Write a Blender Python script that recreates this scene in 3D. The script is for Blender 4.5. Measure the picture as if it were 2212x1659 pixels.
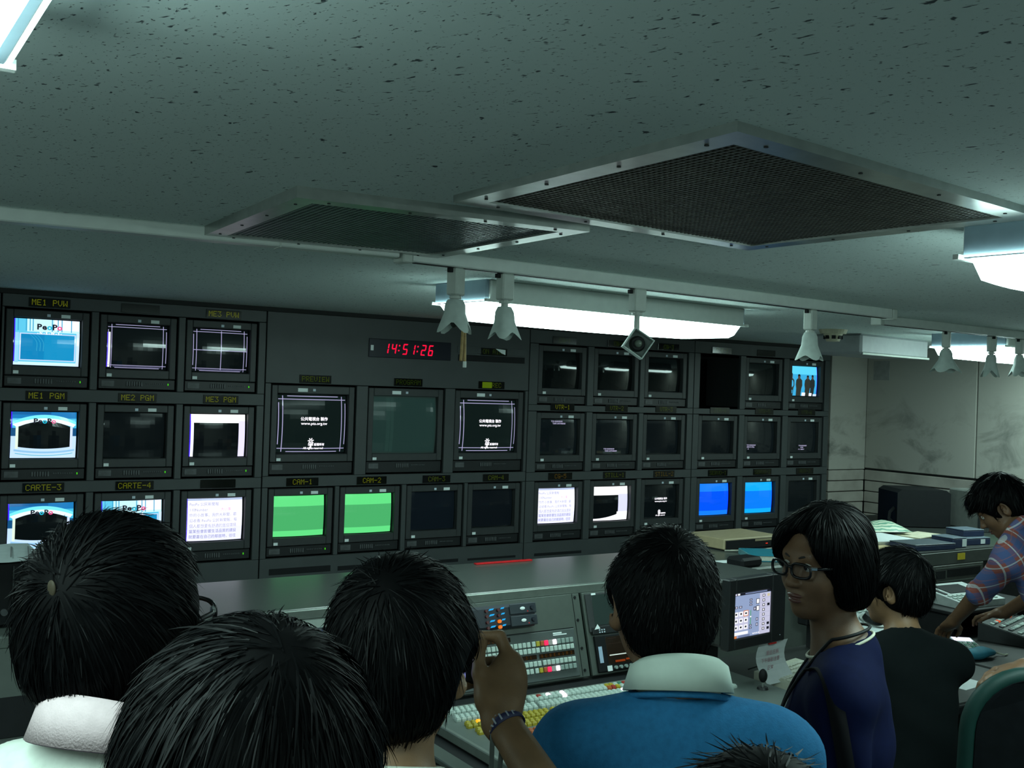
import bpy, math, random
import numpy as np
from mathutils import Vector, Matrix
R = math.radians
random.seed(7); rng = np.random.default_rng(7)
for o in list(bpy.data.objects): bpy.data.objects.remove(o)
SC = bpy.context.scene
COL = SC.collection

# ------------------------------------------------------------------ camera, world, exposure
cam_d = bpy.data.cameras.new('camera'); cam = bpy.data.objects.new('camera', cam_d); COL.objects.link(cam)
SC.camera = cam
cam_d.sensor_width = 36.0; cam_d.sensor_fit = 'HORIZONTAL'
cam_d.lens = 36.0 * 2300.0 / 2212.0
cam_d.clip_start = 0.02
YAW, PIT, ROL = R(32.968), R(0.1774), R(1.8893)
EYE = 1.85
fwd = Vector((math.sin(YAW)*math.cos(PIT), math.cos(YAW)*math.cos(PIT), math.sin(PIT)))
rt = Vector((math.cos(YAW), -math.sin(YAW), 0)); up = rt.cross(fwd)
r2 = rt*math.cos(ROL) + up*math.sin(ROL); u2 = -rt*math.sin(ROL) + up*math.cos(ROL)
mw = Matrix.Identity(4)
for i in range(3):
    mw[i][0] = r2[i]; mw[i][1] = u2[i]; mw[i][2] = -fwd[i]
mw[2][3] = EYE
cam.matrix_world = mw

world = bpy.data.worlds.new('world'); SC.world = world; world.use_nodes = True
world.node_tree.nodes['Background'].inputs[0].default_value = (0.5, 0.75, 0.72, 1)
world.node_tree.nodes['Background'].inputs[1].default_value = 0.02
vs = SC.view_settings
vs.view_transform = 'Standard'; vs.look = 'None'; vs.exposure = 0.0; vs.gamma = 1.0; vs.use_curve_mapping = False
LAMP = 16.5                                  # radiance of the fluorescent diffusers
LAMP_COL = (0.69, 1.0, 0.935)
try:
    SC.cycles.use_denoising = True
    SC.cycles.max_bounces = 6; SC.cycles.diffuse_bounces = 4; SC.cycles.glossy_bounces = 3
    SC.cycles.sample_clamp_indirect = 4.0
    SC.cycles.blur_glossy = 0.5
except Exception:
    pass

# ------------------------------------------------------------------ materials
MATS = {}
def lin(c):
    return tuple(((x/255.0)/12.92 if x/255.0 <= .04045 else ((x/255.0+.055)/1.055)**2.4) for x in c)
def mat(name, col, rough=.5, metal=0.0, spec=.5, var=.12, scale=30.0, bump=0.0, bscale=200.0, emit=None, es=0.0, sheen=0.0, aniso=None):
    if name in MATS: return MATS[name]
    m = bpy.data.materials.new(name); m.use_nodes = True; nt = m.node_tree
    b = nt.nodes['Principled BSDF']
    b.inputs['Roughness'].default_value = rough; b.inputs['Metallic'].default_value = metal
    b.inputs['Specular IOR Level'].default_value = spec
    tc = nt.nodes.new('ShaderNodeTexCoord')
    if var > 0:
        n = nt.nodes.new('ShaderNodeTexNoise'); n.inputs['Scale'].default_value = scale; n.inputs['Detail'].default_value = 3
        nt.links.new(tc.outputs['Object'], n.inputs['Vector'])
        rp = nt.nodes.new('ShaderNodeValToRGB')
        rp.color_ramp.elements[0].position = .3; rp.color_ramp.elements[1].position = .7
        rp.color_ramp.elements[0].color = tuple(x*(1-var) for x in col)+(1,)
        rp.color_ramp.elements[1].color = tuple(min(1, x*(1+var)) for x in col)+(1,)
        nt.links.new(n.outputs['Fac'], rp.inputs['Fac']); nt.links.new(rp.outputs['Color'], b.inputs['Base Color'])
    else:
        b.inputs['Base Color'].default_value = tuple(col)+(1,)
    if bump > 0:
        n2 = nt.nodes.new('ShaderNodeTexNoise'); n2.inputs['Scale'].default_value = bscale
        nt.links.new(tc.outputs['Object'], n2.inputs['Vector'])
        bp = nt.nodes.new('ShaderNodeBump'); bp.inputs['Strength'].default_value = bump; bp.inputs['Distance'].default_value = .002
        nt.links.new(n2.outputs['Fac'], bp.inputs['Height']); nt.links.new(bp.outputs['Normal'], b.inputs['Normal'])
    if emit is not None:
        b.inputs['Emission Color'].default_value = tuple(emit)+(1,); b.inputs['Emission Strength'].default_value = es
    if sheen: b.inputs['Sheen Weight'].default_value = sheen
    if aniso is not None: b.inputs['Anisotropic'].default_value = aniso
    MATS[name] = m
    return m
def em(c, s=1.0, rough=.07, spec=.5):
    """a lit picture element behind glass: emits, and still mirrors the room a little"""
    key = 'light_%d_%d_%d_%d_%d' % (int(c[0]), int(c[1]), int(c[2]), int(s*100), int(spec*100))
    return mat(key, (.006, .007, .008), rough=rough, spec=spec, var=0, emit=lin(c), es=s)

# ------------------------------------------------------------------ mesh helpers
class MB:
    def __init__(s): s.v = []; s.f = []; s.m = []; s.mi = 0
    def add(s, vs, fs):
        b = len(s.v); s.v += [tuple(p) for p in vs]
        for f in fs: s.f.append(tuple(b+i for i in f)); s.m.append(s.mi)
        return s
    def box(s, x0, x1, y0, y1, z0, z1, b=0.0, M=None):
        if x1 < x0: x0, x1 = x1, x0
        if y1 < y0: y0, y1 = y1, y0
        if z1 < z0: z0, z1 = z1, z0
        b = min(b, .45*min(x1-x0, y1-y0, z1-z0))
        if b <= 0:
            vs = [(x, y, z) for x in (x0, x1) for y in (y0, y1) for z in (z0, z1)]
            fs = [(0,1,3,2),(4,6,7,5),(0,4,5,1),(2,3,7,6),(0,2,6,4),(1,5,7,3)]
        else:
            vs = []; idx = {}
            for i, x in enumerate((x0, x1)):
                for j, y in enumerate((y0, y1)):
                    for k, z in enumerate((z0, z1)):
                        sx, sy, sz = (1, -1)[i]*b, (1, -1)[j]*b, (1, -1)[k]*b
                        for ax, p in enumerate(((x, y+sy, z+sz), (x+sx, y, z+sz), (x+sx, y+sy, z))):
                            idx[i, j, k, ax] = len(vs); vs.append(p)
            I = lambda i, j, k, a: idx[i, j, k, a]
            fs = []
            for i in (0, 1):
                q = [I(i,0,0,0), I(i,0,1,0), I(i,1,1,0), I(i,1,0,0)]; fs.append(tuple(q if i == 0 else q[::-1]))
                q = [I(0,i,0,1), I(1,i,0,1), I(1,i,1,1), I(0,i,1,1)]; fs.append(tuple(q if i == 0 else q[::-1]))
                q = [I(0,0,i,2), I(0,1,i,2), I(1,1,i,2), I(1,0,i,2)]; fs.append(tuple(q if i == 0 else q[::-1]))
            for j in (0, 1):
                for k in (0, 1):
                    fs.append((I(0,j,k,1), I(1,j,k,1), I(1,j,k,2), I(0,j,k,2)) if (j+k) % 2 == 1 else (I(0,j,k,2), I(1,j,k,2), I(1,j,k,1), I(0,j,k,1)))
                    fs.append((I(j,0,k,0), I(j,1,k,0), I(j,1,k,2), I(j,0,k,2)) if (j+k) % 2 == 0 else (I(j,0,k,2), I(j,1,k,2), I(j,1,k,0), I(j,0,k,0)))
                    fs.append((I(j,k,0,0), I(j,k,1,0), I(j,k,1,1), I(j,k,0,1)) if (j+k) % 2 == 1 else (I(j,k,0,1), I(j,k,1,1), I(j,k,1,0), I(j,k,0,0)))
            for i in (0, 1):
                for j in (0, 1):
                    for k in (0, 1):
                        t = (I(i,j,k,0), I(i,j,k,1), I(i,j,k,2)); fs.append(t if (i+j+k) % 2 == 0 else t[::-1])
        if M is not None: vs = [tuple(M @ Vector(p)) for p in vs]
        return s.add(vs, fs)
    def prism(s, poly, a0, a1, axis='x', M=None):
        """extrude a 2-D polygon along an axis (x: poly=(y,z); y: poly=(x,z); z: poly=(x,y))"""
        n = len(poly)
        mk = {'x': lambda p, a: (a, p[0], p[1]), 'y': lambda p, a: (p[0], a, p[1]), 'z': lambda p, a: (p[0], p[1], a)}[axis]
        vs = [mk(p, a0) for p in poly] + [mk(p, a1) for p in poly]
        if M is not None: vs = [tuple(M @ Vector(p)) for p in vs]
        fs = [tuple(range(n))[::-1], tuple(range(n, 2*n))] + [(i, (i+1) % n, n+(i+1) % n, n+i) for i in range(n)]
        return s.add(vs, fs)
    def cyl(s, p0, p1, r0, r1=None, n=12, cap=True):
        r1 = r0 if r1 is None else r1
        p0, p1 = Vector(p0), Vector(p1); d = (p1-p0).normalized()
        a = d.orthogonal().normalized(); b = d.cross(a)
        vs = []
        for p, r in ((p0, r0), (p1, r1)):
            for i in range(n):
                t = 2*math.pi*i/n; vs.append(tuple(p + a*(r*math.cos(t)) + b*(r*math.sin(t))))
        fs = [(i, (i+1) % n, n+(i+1) % n, n+i) for i in range(n)]
        if cap: fs += [tuple(range(n))[::-1], tuple(range(n, 2*n))]
        return s.add(vs, fs)
    def tube(s, pts, r, n=8, cap=True):
        pts = [Vector(p) for p in pts]; m = len(pts); vs = []; prev = None
        rs = r if isinstance(r, (list, tuple)) else [r]*m
        for i, p in enumerate(pts):
            d = (pts[min(i+1, m-1)] - pts[max(i-1, 0)]).normalized()
            a = d.orthogonal().normalized() if prev is None else (prev - d*prev.dot(d)).normalized()
            prev = a; b = d.cross(a)
            for k in range(n):
                t = 2*math.pi*k/n; vs.append(tuple(p + a*(rs[i]*math.cos(t)) + b*(rs[i]*math.sin(t))))
        fs = [(i*n+k, i*n+(k+1) % n, (i+1)*n+(k+1) % n, (i+1)*n+k) for i in range(m-1) for k in range(n)]
        if cap: fs += [tuple(range(n))[::-1], tuple(range((m-1)*n, m*n))]
        return s.add(vs, fs)
    def ribbon(s, pts, w, t, nrm=(0, 0, 1)):
        """a flat strap along points"""
        pts = [Vector(p) for p in pts]; m = len(pts); vs = []; N = Vector(nrm)
        for i, p in enumerate(pts):
            d = (pts[min(i+1, m-1)] - pts[max(i-1, 0)]).normalized()
            sd = d.cross(N).normalized(); nn = sd.cross(d).normalized()
            for a, b in ((-1, -1), (1, -1), (1, 1), (-1, 1)): vs.append(tuple(p + sd*(a*w/2) + nn*(b*t/2)))
        fs = [(i*4+k, i*4+(k+1) % 4, (i+1)*4+(k+1) % 4, (i+1)*4+k) for i in range(m-1) for k in range(4)]
        fs += [(3, 2, 1, 0), tuple((m-1)*4+k for k in range(4))]
        return s.add(vs, fs)
    def ell(s, c, r, n=16, m=10, M=None):
        vs = [(0, 0, r[2])]
        for i in range(1, m):
            th = math.pi*i/m
            for k in range(n):
                ph = 2*math.pi*k/n; vs.append((r[0]*math.sin(th)*math.cos(ph), r[1]*math.sin(th)*math.sin(ph), r[2]*math.cos(th)))
        vs.append((0, 0, -r[2]))
        fs = [(0, 1+k, 1+(k+1) % n) for k in range(n)]
        for i in range(m-2):
            for k in range(n): fs.append((1+i*n+k, 1+(i+1)*n+k, 1+(i+1)*n+(k+1) % n, 1+i*n+(k+1) % n))
        L = len(vs)-1; b = 1+(m-2)*n
        fs += [(L, b+(k+1) % n, b+k) for k in range(n)]
        if M is not None: vs = [tuple(M @ Vector(p)) for p in vs]
        return s.add([(p[0]+c[0], p[1]+c[1], p[2]+c[2]) for p in vs], fs)
    def mesh(s, name, mats, smooth=False):
        me = bpy.data.meshes.new(name); me.from_pydata(s.v, [], s.f)
        mats = mats if isinstance(mats, (list, tuple)) else [mats]
        for m in mats: me.materials.append(m)
        if len(mats) > 1: me.polygons.foreach_set('material_index', s.m)
        if smooth: me.polygons.foreach_set('use_smooth', [True]*len(me.polygons))
        me.update(); return me

def link(name, me, parent=None, loc=(0, 0, 0), kind=None, label=None):
    o = bpy.data.objects.new(name, me); COL.objects.link(o); o.location = loc
    if parent is not None: o.parent = parent
    if kind: o['kind'] = kind
    if label: o['label'] = label
    return o
def part(name, mb, m, parent, smooth=False, loc=(0, 0, 0), kind=None, label=None):
    return link(name, mb.mesh(name, m, smooth), parent, loc, kind, label)
def tag(o, label, cat, group=None):
    o['label'] = label; o['category'] = cat
    if group: o['group'] = group
    return o
def thing(name, label, cat, loc=(0, 0, 0), rotz=0.0, group=None):
    o = bpy.data.objects.new(name, None); COL.objects.link(o)
    o.empty_display_size = .05
    o.location = loc; o.rotation_euler = (0, 0, rotz)
    return tag(o, label, cat, group)
def single(name, mb, m, label, cat, loc=(0, 0, 0), rotz=0.0, smooth=False, group=None):
    o = link(name, mb.mesh(name, m, smooth), None, loc); o.rotation_euler = (0, 0, rotz)
    return tag(o, label, cat, group)
def struct(name, mb, m, parent=None):
    o = link(name, mb.mesh(name, m), parent)
    if parent is None: o['kind'] = 'structure'
    return o

# lettering: filled text outlines as a mesh in the x-z plane, facing -y
_tc = {}
def text_geo(body, size, align='CENTER', bold=0.0, shear=0.0):
    key = (body, size, align, bold, shear)
    if key not in _tc:
        cu = bpy.data.curves.new('lettering', 'FONT'); cu.body = body; cu.size = size
        cu.align_x = align; cu.align_y = 'CENTER'; cu.resolution_u = 2; cu.offset = bold; cu.shear = shear
        ob = bpy.data.objects.new('lettering', cu)
        me = ob.to_mesh()
        v = [(p.co.x, p.co.y) for p in me.vertices]; f = [tuple(p.vertices) for p in me.polygons]
        ob.to_mesh_clear(); bpy.data.objects.remove(ob); bpy.data.curves.remove(cu)
        _tc[key] = (v, f)
    return _tc[key]

# 5 x 7 dot-matrix characters for the green name displays
DOT = {'A':'0E11111F111111','B':'1E11111E11111E','C':'0E11101010110E','D':'1E11111111111E','E':'1F10101E10101F','G':'0E11101713110F',
 'I':'0E04040404040E','K':'11121418141211','L':'1010101010101F','M':'111B1515111111','N':'11191513111111','O':'0E11111111110E','P':'1E11111E101010',
 'R':'1E11111E141211','S':'0F10100E01011E','T':'1F040404040404','U':'1111111111110E','V':'11111111110A04','W':'11111115151B11','X':'11110A040A1111',
 '1':'040C040404040E','2':'0E11010204081F','3':'1F02040201110E','4':'02060A121F0202','5':'1F101E0101110E','6':'0608101E11110E','-':'0000001F000000',' ':'00000000000000'}
def dots(mb, text, cx, y, cz, px, gap=.18):
    w = (len(text)*6-1)*px; x0 = cx-w/2
    for ch in text:
        h = DOT.get(ch, DOT[' '])
        for r in range(7):
            b = int(h[2*r:2*r+2], 16)
            for c in range(5):
                if b >> (4-c) & 1:
                    xa = x0+c*px; za = cz+(3.5-r)*px*1.05; g = px*gap
                    mb.add([(xa, y, za-px+g), (xa+px-g, y, za-px+g), (xa+px-g, y, za), (xa, y, za)], [(0, 1, 2, 3)])
        x0 += 6*px
# ------------------------------------------------------------------ the room
CEIL = 2.21
def ceiling_mat():
    m = bpy.data.materials.new('fissured ceiling board'); m.use_nodes = True; nt = m.node_tree; L = nt.links.new
    b = nt.nodes['Principled BSDF']; b.inputs['Roughness'].default_value = .9; b.inputs['Specular IOR Level'].default_value = .15
    tc = nt.nodes.new('ShaderNodeTexCoord'); mp = nt.nodes.new('ShaderNodeMapping')
    rr_ = nt.nodes.new('ShaderNodeVectorRotate'); rr_.rotation_type = 'Z_AXIS'; rr_.inputs['Angle'].default_value = R(-111.4)
    L(tc.outputs['Object'], rr_.inputs['Vector']); mp.inputs['Scale'].default_value = (52, 88, 1)
    L(rr_.outputs['Vector'], mp.inputs['Vector'])
    def speck(scale, lo, hi, dist):
        n = nt.nodes.new('ShaderNodeTexNoise'); n.inputs['Scale'].default_value = scale; n.inputs['Detail'].default_value = 2.0; n.inputs['Distortion'].default_value = dist
        L(mp.outputs['Vector'], n.inputs['Vector'])
        r = nt.nodes.new('ShaderNodeMapRange'); r.inputs['From Min'].default_value = lo; r.inputs['From Max'].default_value = hi
        L(n.outputs['Fac'], r.inputs['Value']); return r
    a = speck(1.0, .665, .725, .5); c = speck(2.3, .655, .725, .3)
    mx = nt.nodes.new('ShaderNodeMath'); mx.operation = 'MAXIMUM'; L(a.outputs[0], mx.inputs[0]); L(c.outputs[0], mx.inputs[1])
    mix = nt.nodes.new('ShaderNodeMix'); mix.data_type = 'RGBA'
    mix.inputs['A'].default_value = (.66, .76, .74, 1); mix.inputs['B'].default_value = (.07, .09, .10, 1)
    L(mx.outputs[0], mix.inputs['Factor']); L(mix.outputs['Result'], b.inputs['Base Color'])
    inv = nt.nodes.new('ShaderNodeMath'); inv.operation = 'SUBTRACT'; inv.inputs[0].default_value = 1; L(mx.outputs[0], inv.inputs[1])
    bp = nt.nodes.new('ShaderNodeBump'); bp.inputs['Strength'].default_value = .6; bp.inputs['Distance'].default_value = .003
    L(inv.outputs[0], bp.inputs['Height']); L(bp.outputs['Normal'], b.inputs['Normal'])
    return m
def stained_mat(name, base, dark, sc=(2.2, 2.2, 3.2), lo=.5, hi=.72):
    m = bpy.data.materials.new(name); m.use_nodes = True; nt = m.node_tree; L = nt.links.new
    b = nt.nodes['Principled BSDF']; b.inputs['Roughness'].default_value = .85; b.inputs['Specular IOR Level'].default_value = .2
    tc = nt.nodes.new('ShaderNodeTexCoord'); mp = nt.nodes.new('ShaderNodeMapping'); mp.inputs['Scale'].default_value = sc
    L(tc.outputs['Object'], mp.inputs['Vector'])
    n = nt.nodes.new('ShaderNodeTexNoise'); n.inputs['Scale'].default_value = 1.6; n.inputs['Detail'].default_value = 6; n.inputs['Roughness'].default_value = .62; n.inputs['Distortion'].default_value = .7
    L(mp.outputs['Vector'], n.inputs['Vector'])
    sp = nt.nodes.new('ShaderNodeSeparateXYZ'); L(tc.outputs['Object'], sp.inputs['Vector'])
    zr = nt.nodes.new('ShaderNodeMapRange'); zr.inputs['From Min'].default_value = 1.95; zr.inputs['From Max'].default_value = 1.55; zr.inputs['To Min'].default_value = .15; zr.inputs['To Max'].default_value = 1.0
    L(sp.outputs['Z'], zr.inputs['Value'])
    r = nt.nodes.new('ShaderNodeMapRange'); r.inputs['From Min'].default_value = lo; r.inputs['From Max'].default_value = hi
    L(n.outputs['Fac'], r.inputs['Value'])
    mu = nt.nodes.new('ShaderNodeMath'); mu.operation = 'MULTIPLY'; L(r.outputs[0], mu.inputs[0]); L(zr.outputs[0], mu.inputs[1])
    mix = nt.nodes.new('ShaderNodeMix'); mix.data_type = 'RGBA'
    mix.inputs['A'].default_value = base+(1,); mix.inputs['B'].default_value = dark+(1,)
    L(mu.outputs[0], mix.inputs['Factor']); L(mix.outputs['Result'], b.inputs['Base Color'])
    return m
M_ceil = ceiling_mat()
M_wall = mat('painted wall', (.30, .30, .27), rough=.85, var=.08, scale=3)
M_stain = stained_mat('stained wall fabric', (.31, .30, .27), (.12, .12, .11))
M_plank = mat('pale wall board', (.29, .27, .24), rough=.75, var=.22, scale=6)
M_joint = mat('dark joint', (.03, .03, .03), rough=.9)
M_floor = mat('grey carpet', (.055, .06, .065), rough=.95, var=.25, scale=60, bump=.4)
M_white = mat('white enamel', (.62, .66, .63), rough=.38, var=.04)
M_offw = mat('aged white plastic', (.50, .54, .50), rough=.5, var=.06)
M_cream = mat('cream plastic', (.48, .46, .33), rough=.5, var=.06)
M_metal = mat('brushed aluminium', (.40, .42, .40), rough=.30, metal=.9, var=.12, scale=25)
M_black = mat('black plastic', (.006, .007, .008), rough=.6, var=.15, spec=.2)
M_blackm = mat('black painted steel', (.012, .013, .014), rough=.6, var=.15, spec=.3)

struct('floor', MB().box(-2.6, 6.6, -3.0, 5.85, -.06, 0), M_floor)
struct('ceiling', MB().box(-2.6, 6.6, -3.0, 5.85, CEIL, CEIL+.08), M_ceil)
struct('wall_left', MB().box(-2.6, -2.5, -3.0, 5.85, 0, CEIL), M_wall)
struct('wall_rear', MB().box(-2.5, 6.5, -3.0, -2.9, 0, CEIL), M_wall)
wb = struct('wall_back', MB().box(-2.5, 6.06, 5.75, 5.85, 0, CEIL).box(6.06, 6.5, 5.18, 5.85, 0, CEIL), M_joint)
wr = struct('wall_right', MB().box(6.48, 6.6, -3.0, 5.18, 0, CEIL), M_joint)
# wall boards below, fabric panels above (each its own piece)
part('fabric_panel', MB().box(6.065, 6.455, 5.15, 5.18, 1.335, CEIL, .003), M_stain, wb)
for y0, y1 in ((4.262, 5.148), (3.36, 4.252), (2.46, 3.352), (1.56, 2.452), (.66, 1.552), (-.3, .652)):
    part('fabric_panel', MB().box(6.45, 6.48, y0, y1, 1.345, CEIL, .003), M_stain, wr)
zt = 1.330
for i in range(9):
    z0 = zt-.079
    part('plank', MB().box(6.065, 6.45, 5.148+.004*(i % 2), 5.18, z0+.006, zt, .004), M_plank, wb)
    part('plank', MB().box(6.448+.004*(i % 2), 6.48, 2.2, 5.147, z0+.006, zt, .004), M_plank, wr)
    part('plank', MB().box(6.448+.004*(i % 2), 6.48, -.6, 2.197, z0+.006, zt, .004), M_plank, wr)
    zt = z0
part('plank', MB().box(6.06, 6.45, 5.15, 5.18, 0.1, zt, .004), M_plank, wb, label='wide pale skirting board at the foot of the wall')
part('plank', MB().box(6.45, 6.48, -.6, 5.147, 0.1, zt, .004), M_plank, wr, label='wide pale skirting board at the foot of the wall')
part('patch', MB().box(6.446, 6.451, 4.955, 5.09, 1.99, 2.13), mat('faded patch', (.20, .205, .20), rough=.9), wr)

# ------------------------------------------------------------------ ceiling lamps
M_diff = mat('glowing acrylic diffuser', (.7, .75, .72), rough=.35, var=0, emit=LAMP_COL, es=LAMP)
M_lampend = mat('lamp end plate', (.22, .30, .36), rough=.45, var=.05)
M_diffend = mat('acrylic diffuser end', (.6, .7, .66), rough=.3, var=0, emit=LAMP_COL, es=LAMP*.42)
def lamp(x, y, rot, label, L=1.38, Wd=.445, hh=.07, dd=.062):
    """x, y: corner at the left and near the viewer; the lamp runs along +x and is Wd deep"""
    t = thing('ceiling_lamp', label, 'ceiling lamp', (x, y, CEIL), rot, 'fluorescent ceiling lamps')
    part('housing', MB().box(.012, L-.012, .01, Wd-.01, -hh, 0, .004), M_white, t)
    for xa, xb in ((-.002, .012), (L-.012, L+.002)):
        part('end_plate', MB().box(xa, xb, .02, Wd-.02, -hh-.004, 0, .002), M_lampend, t)
    # bowed, bevelled diffuser tray
    mb = MB(); n = 24; prof = [(.012, -hh), (.030, -hh-dd*.8), (.06, -hh-dd), (Wd-.06, -hh-dd), (Wd-.030, -hh-dd*.8), (Wd-.012, -hh)]
    vs = []; fs = []
    for i in range(n+1):
        u = i/n; xx = -.008 + (L+.016)*u
        k = min(1.0, min(u, 1-u)/.045); k = k**.6
        sag = .9+.1*math.sin(math.pi*u)
        for (py, pz) in prof:
            ez = -hh + (pz+hh)*(.10+.90*k)*sag
            vs.append((xx + (0.0 if pz == -hh else (.02*(1-k))*(1 if u < .5 else -1)), py, ez))
    m_ = len(prof)
    for i in range(n):
        for j in range(m_-1): fs.append((i*m_+j, i*m_+j+1, (i+1)*m_+j+1, (i+1)*m_+j))
    fs += [tuple(range(m_)), tuple(range(n*m_, (n+1)*m_))[::-1]]
    mb.add(vs, fs)
    part('diffuser', mb, M_diff, t, label='glowing white acrylic diffuser')
    part('rim', MB().box(-.012, L+.012, .004, .016, -hh-.006, -hh+.004).box(-.012, L+.012, Wd-.016, Wd-.004, -hh-.006, -hh+.004), M_white, t)
    return t
lamp(1.864, 3.026, R(7), 'long glowing white ceiling lamp over the console, behind the track spotlights', Wd=.33)
lamp(1.93, .87, R(4), 'glowing ceiling lamp cut off by the right picture edge, beside the large grille')
lamp(-1.246, .675, R(0), 'glowing ceiling lamp in the upper left picture corner')
lamp(4.98, 3.12, R(4), 'distant glowing ceiling lamp over the side wall at the far right')
lamp(-1.75, 3.05, R(2), 'ceiling lamp beyond the left picture edge near the monitor wall')
lamp(2.6, -1.55, R(4), 'ceiling lamp behind the viewer on the right')
lamp(-.6, -1.5, R(4), 'ceiling lamp behind the viewer on the left')

# ------------------------------------------------------------------ ceiling grilles
def inset(q, d):
    n = len(q); out = []
    for i in range(n):
        p0, p1, p2 = Vector(q[i-1]), Vector(q[i]), Vector(q[(i+1) % n])
        a = (p0-p1).normalized(); b = (p2-p1).normalized()
        s = abs(a.x*b.y-a.y*b.x); v = p1 + (a+b)*(d/max(s, .2)); out.append((v.x, v.y))
    return out
def grille(quad, fw, dep, label, pitch, m_core):
    """quad: outer corners near, right, far, left"""
    cx = sum(p[0] for p in quad)/4; cy = sum(p[1] for p in quad)/4
    q = [(p[0]-cx, p[1]-cy) for p in quad]; qi = inset(q, fw)
    t = thing('ceiling_grille', label, 'ceiling vent', (cx, cy, CEIL))
    for i in range(4):
        j = (i+1) % 4
        part('frame_bar', MB().prism([q[i], q[j], qi[j], qi[i]], -dep, 0, 'z'), M_metal, t)
        part('inner_lip', MB().prism([qi[i], qi[j], inset(q, fw+.012)[j], inset(q, fw+.012)[i]], -dep+.006, -dep+.010, 'z'), M_metal, t)
        mb = MB()
        for u in (.08, .36, .64, .92):
            a, b = Vector(q[i]).lerp(Vector(q[j]), u), Vector(qi[i]).lerp(Vector(qi[j]), u); c = a.lerp(b, .5)
            mb.cyl((c.x, c.y, -dep-.0015), (c.x, c.y, -dep+.001), .0035, n=8)
        part('screw', mb, M_blackm, t, kind='stuff')
    mb = MB(); mb.prism(qi, -.004, -.001, 'z'); part('backing', mb, M_black, t)
    mb = MB(); A, B, Cc, D = [Vector(p) for p in qi]
    n1 = int((B-A).length/pitch); n2 = int((D-A).length/pitch); w = pitch*.16
    for i in range(1, n1):
        u = i/n1; a, b = A.lerp(B, u), D.lerp(Cc, u); mb.prism([(a.x-w, a.y), (a.x+w, a.y), (b.x+w, b.y), (b.x-w, b.y)], -dep+.012, -dep+.004, 'z')
    for i in range(1, n2):
        u = i/n2; a, b = A.lerp(D, u), B.lerp(Cc, u); mb.prism([(a.x, a.y-w), (b.x, b.y-w), (b.x, b.y+w), (a.x, a.y+w)], -dep+.0125, -dep+.0045, 'z')
    part('mesh_core', mb, m_core, t, kind='stuff')
    return t
M_core = mat('grille core', (.11, .105, .09), rough=.55, metal=.3, var=.2)
M_core2 = mat('pale grille core', (.16, .19, .20), rough=.4, metal=.5, var=.2)
grille([(1.000, 1.018), (1.890, 1.128), (1.852, 1.836), (.994, 1.758)], .050, .014, 'large square ceiling grille with dark mesh and metal frame, near the viewer', .013, M_core)
grille([(.728, 1.875), (1.370, 1.826), (1.372, 2.500), (.756, 2.552)], .046, .022, 'smaller ceiling grille with bluish mesh, next to the lighting track', .013, M_core2)

# conduit and lighting tracks
def bar(name, p0, p1, w, z0, z1, m, label, cat, joints=()):
    p0 = Vector(p0); p1 = Vector(p1); d = p1-p0; L = d.length; ang = math.atan2(d.y, d.x)
    t = thing(name, label, cat, (p0.x, p0.y, CEIL), ang)
    part('channel', MB().box(0, L, -w/2, w/2, z0-CEIL, z1-CEIL, .003), m, t)
    return t, L
t, L = bar('cable_duct', (-1.6, 2.775), (1.255, 2.512), .052, 2.178, CEIL, M_white, 'flat white cable duct across the ceiling at the left', 'cable duct')
for x in (.9, 1.9, 2.55): part('cover_joint', MB().box(x, x+.004, -.028, .028, -.034, -.0), M_offw, t)
t, L = bar('lighting_track', (1.293, 2.52), (3.55, 2.745), .044, 2.172, CEIL, M_white, 'white lighting track in front of the long lamp, carrying four spotlights', 'lighting track')
part('end_cap', MB().box(-.03, .0, -.026, .026, -.042, 0, .003), M_offw, t)
part('end_cap', MB().box(L, L+.03, -.026, .026, -.042, 0, .003), M_offw, t)
part('slot', MB().box(.02, L-.02, -.008, .008, -.0395, -.037), M_black, t)
t, L = bar('lighting_track', (3.81, 2.985), (5.55, 3.10), .044, 2.172, CEIL, M_white, 'white lighting track at the far right below the side lamp', 'lighting track')
part('end_cap', MB().box(-.03, .0, -.026, .026, -.042, 0, .003), M_offw, t)
part('end_cap', MB().box(L, L+.03, -.026, .026, -.042, 0, .003), M_offw, t)
part('slot', MB().box(.02, L-.02, -.008, .008, -.0395, -.037), M_black, t)

# spotlights wrapped in white paper shades
M_paper = mat('white paper shade', (.50, .57, .54), rough=.8, var=.08, scale=40)
M_wood = mat('bare wood stick', (.36, .24, .10), rough=.7, var=.25, scale=60)
def shade_mb(z0, z1, r0, r1, pts, ruf, tilt=0.0, tw=0.0):
    """a flaring paper shade: round at the top, becoming a star/square with pts corners"""
    mb = MB(); n = 32; rows = 7; vs = []
    for i in range(rows):
        u = i/(rows-1); z = z0+(z1-z0)*u
        for k in range(n):
            a = 2*math.pi*k/n
            base = r0*(1+.35*math.sin(math.pi*min(1, u/.55)))*(1-max(0, u-.55)) + (r1-r0*.55)*max(0, (u-.42)/.58)**.9
            c = abs(math.cos(pts*(a+tw)/2))**2
            rr = base*(1 + ruf*u*(c-.35)); dz = -.030*u*u*c*ruf*2
            vs.append((rr*math.cos(a)+tilt*u, rr*math.sin(a), z+dz))
    fs = [(i*n+k, i*n+(k+1) % n, (i+1)*n+(k+1) % n, (i+1)*n+k) for i in range(rows-1) for k in range(n)]
    mb.add(vs, fs)
    # inner skin gives the paper its thickness
    mb.add([(p[0]*.97, p[1]*.97, p[2]+.0012) for p in vs], [f[::-1] for f in fs])
    return mb
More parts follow.
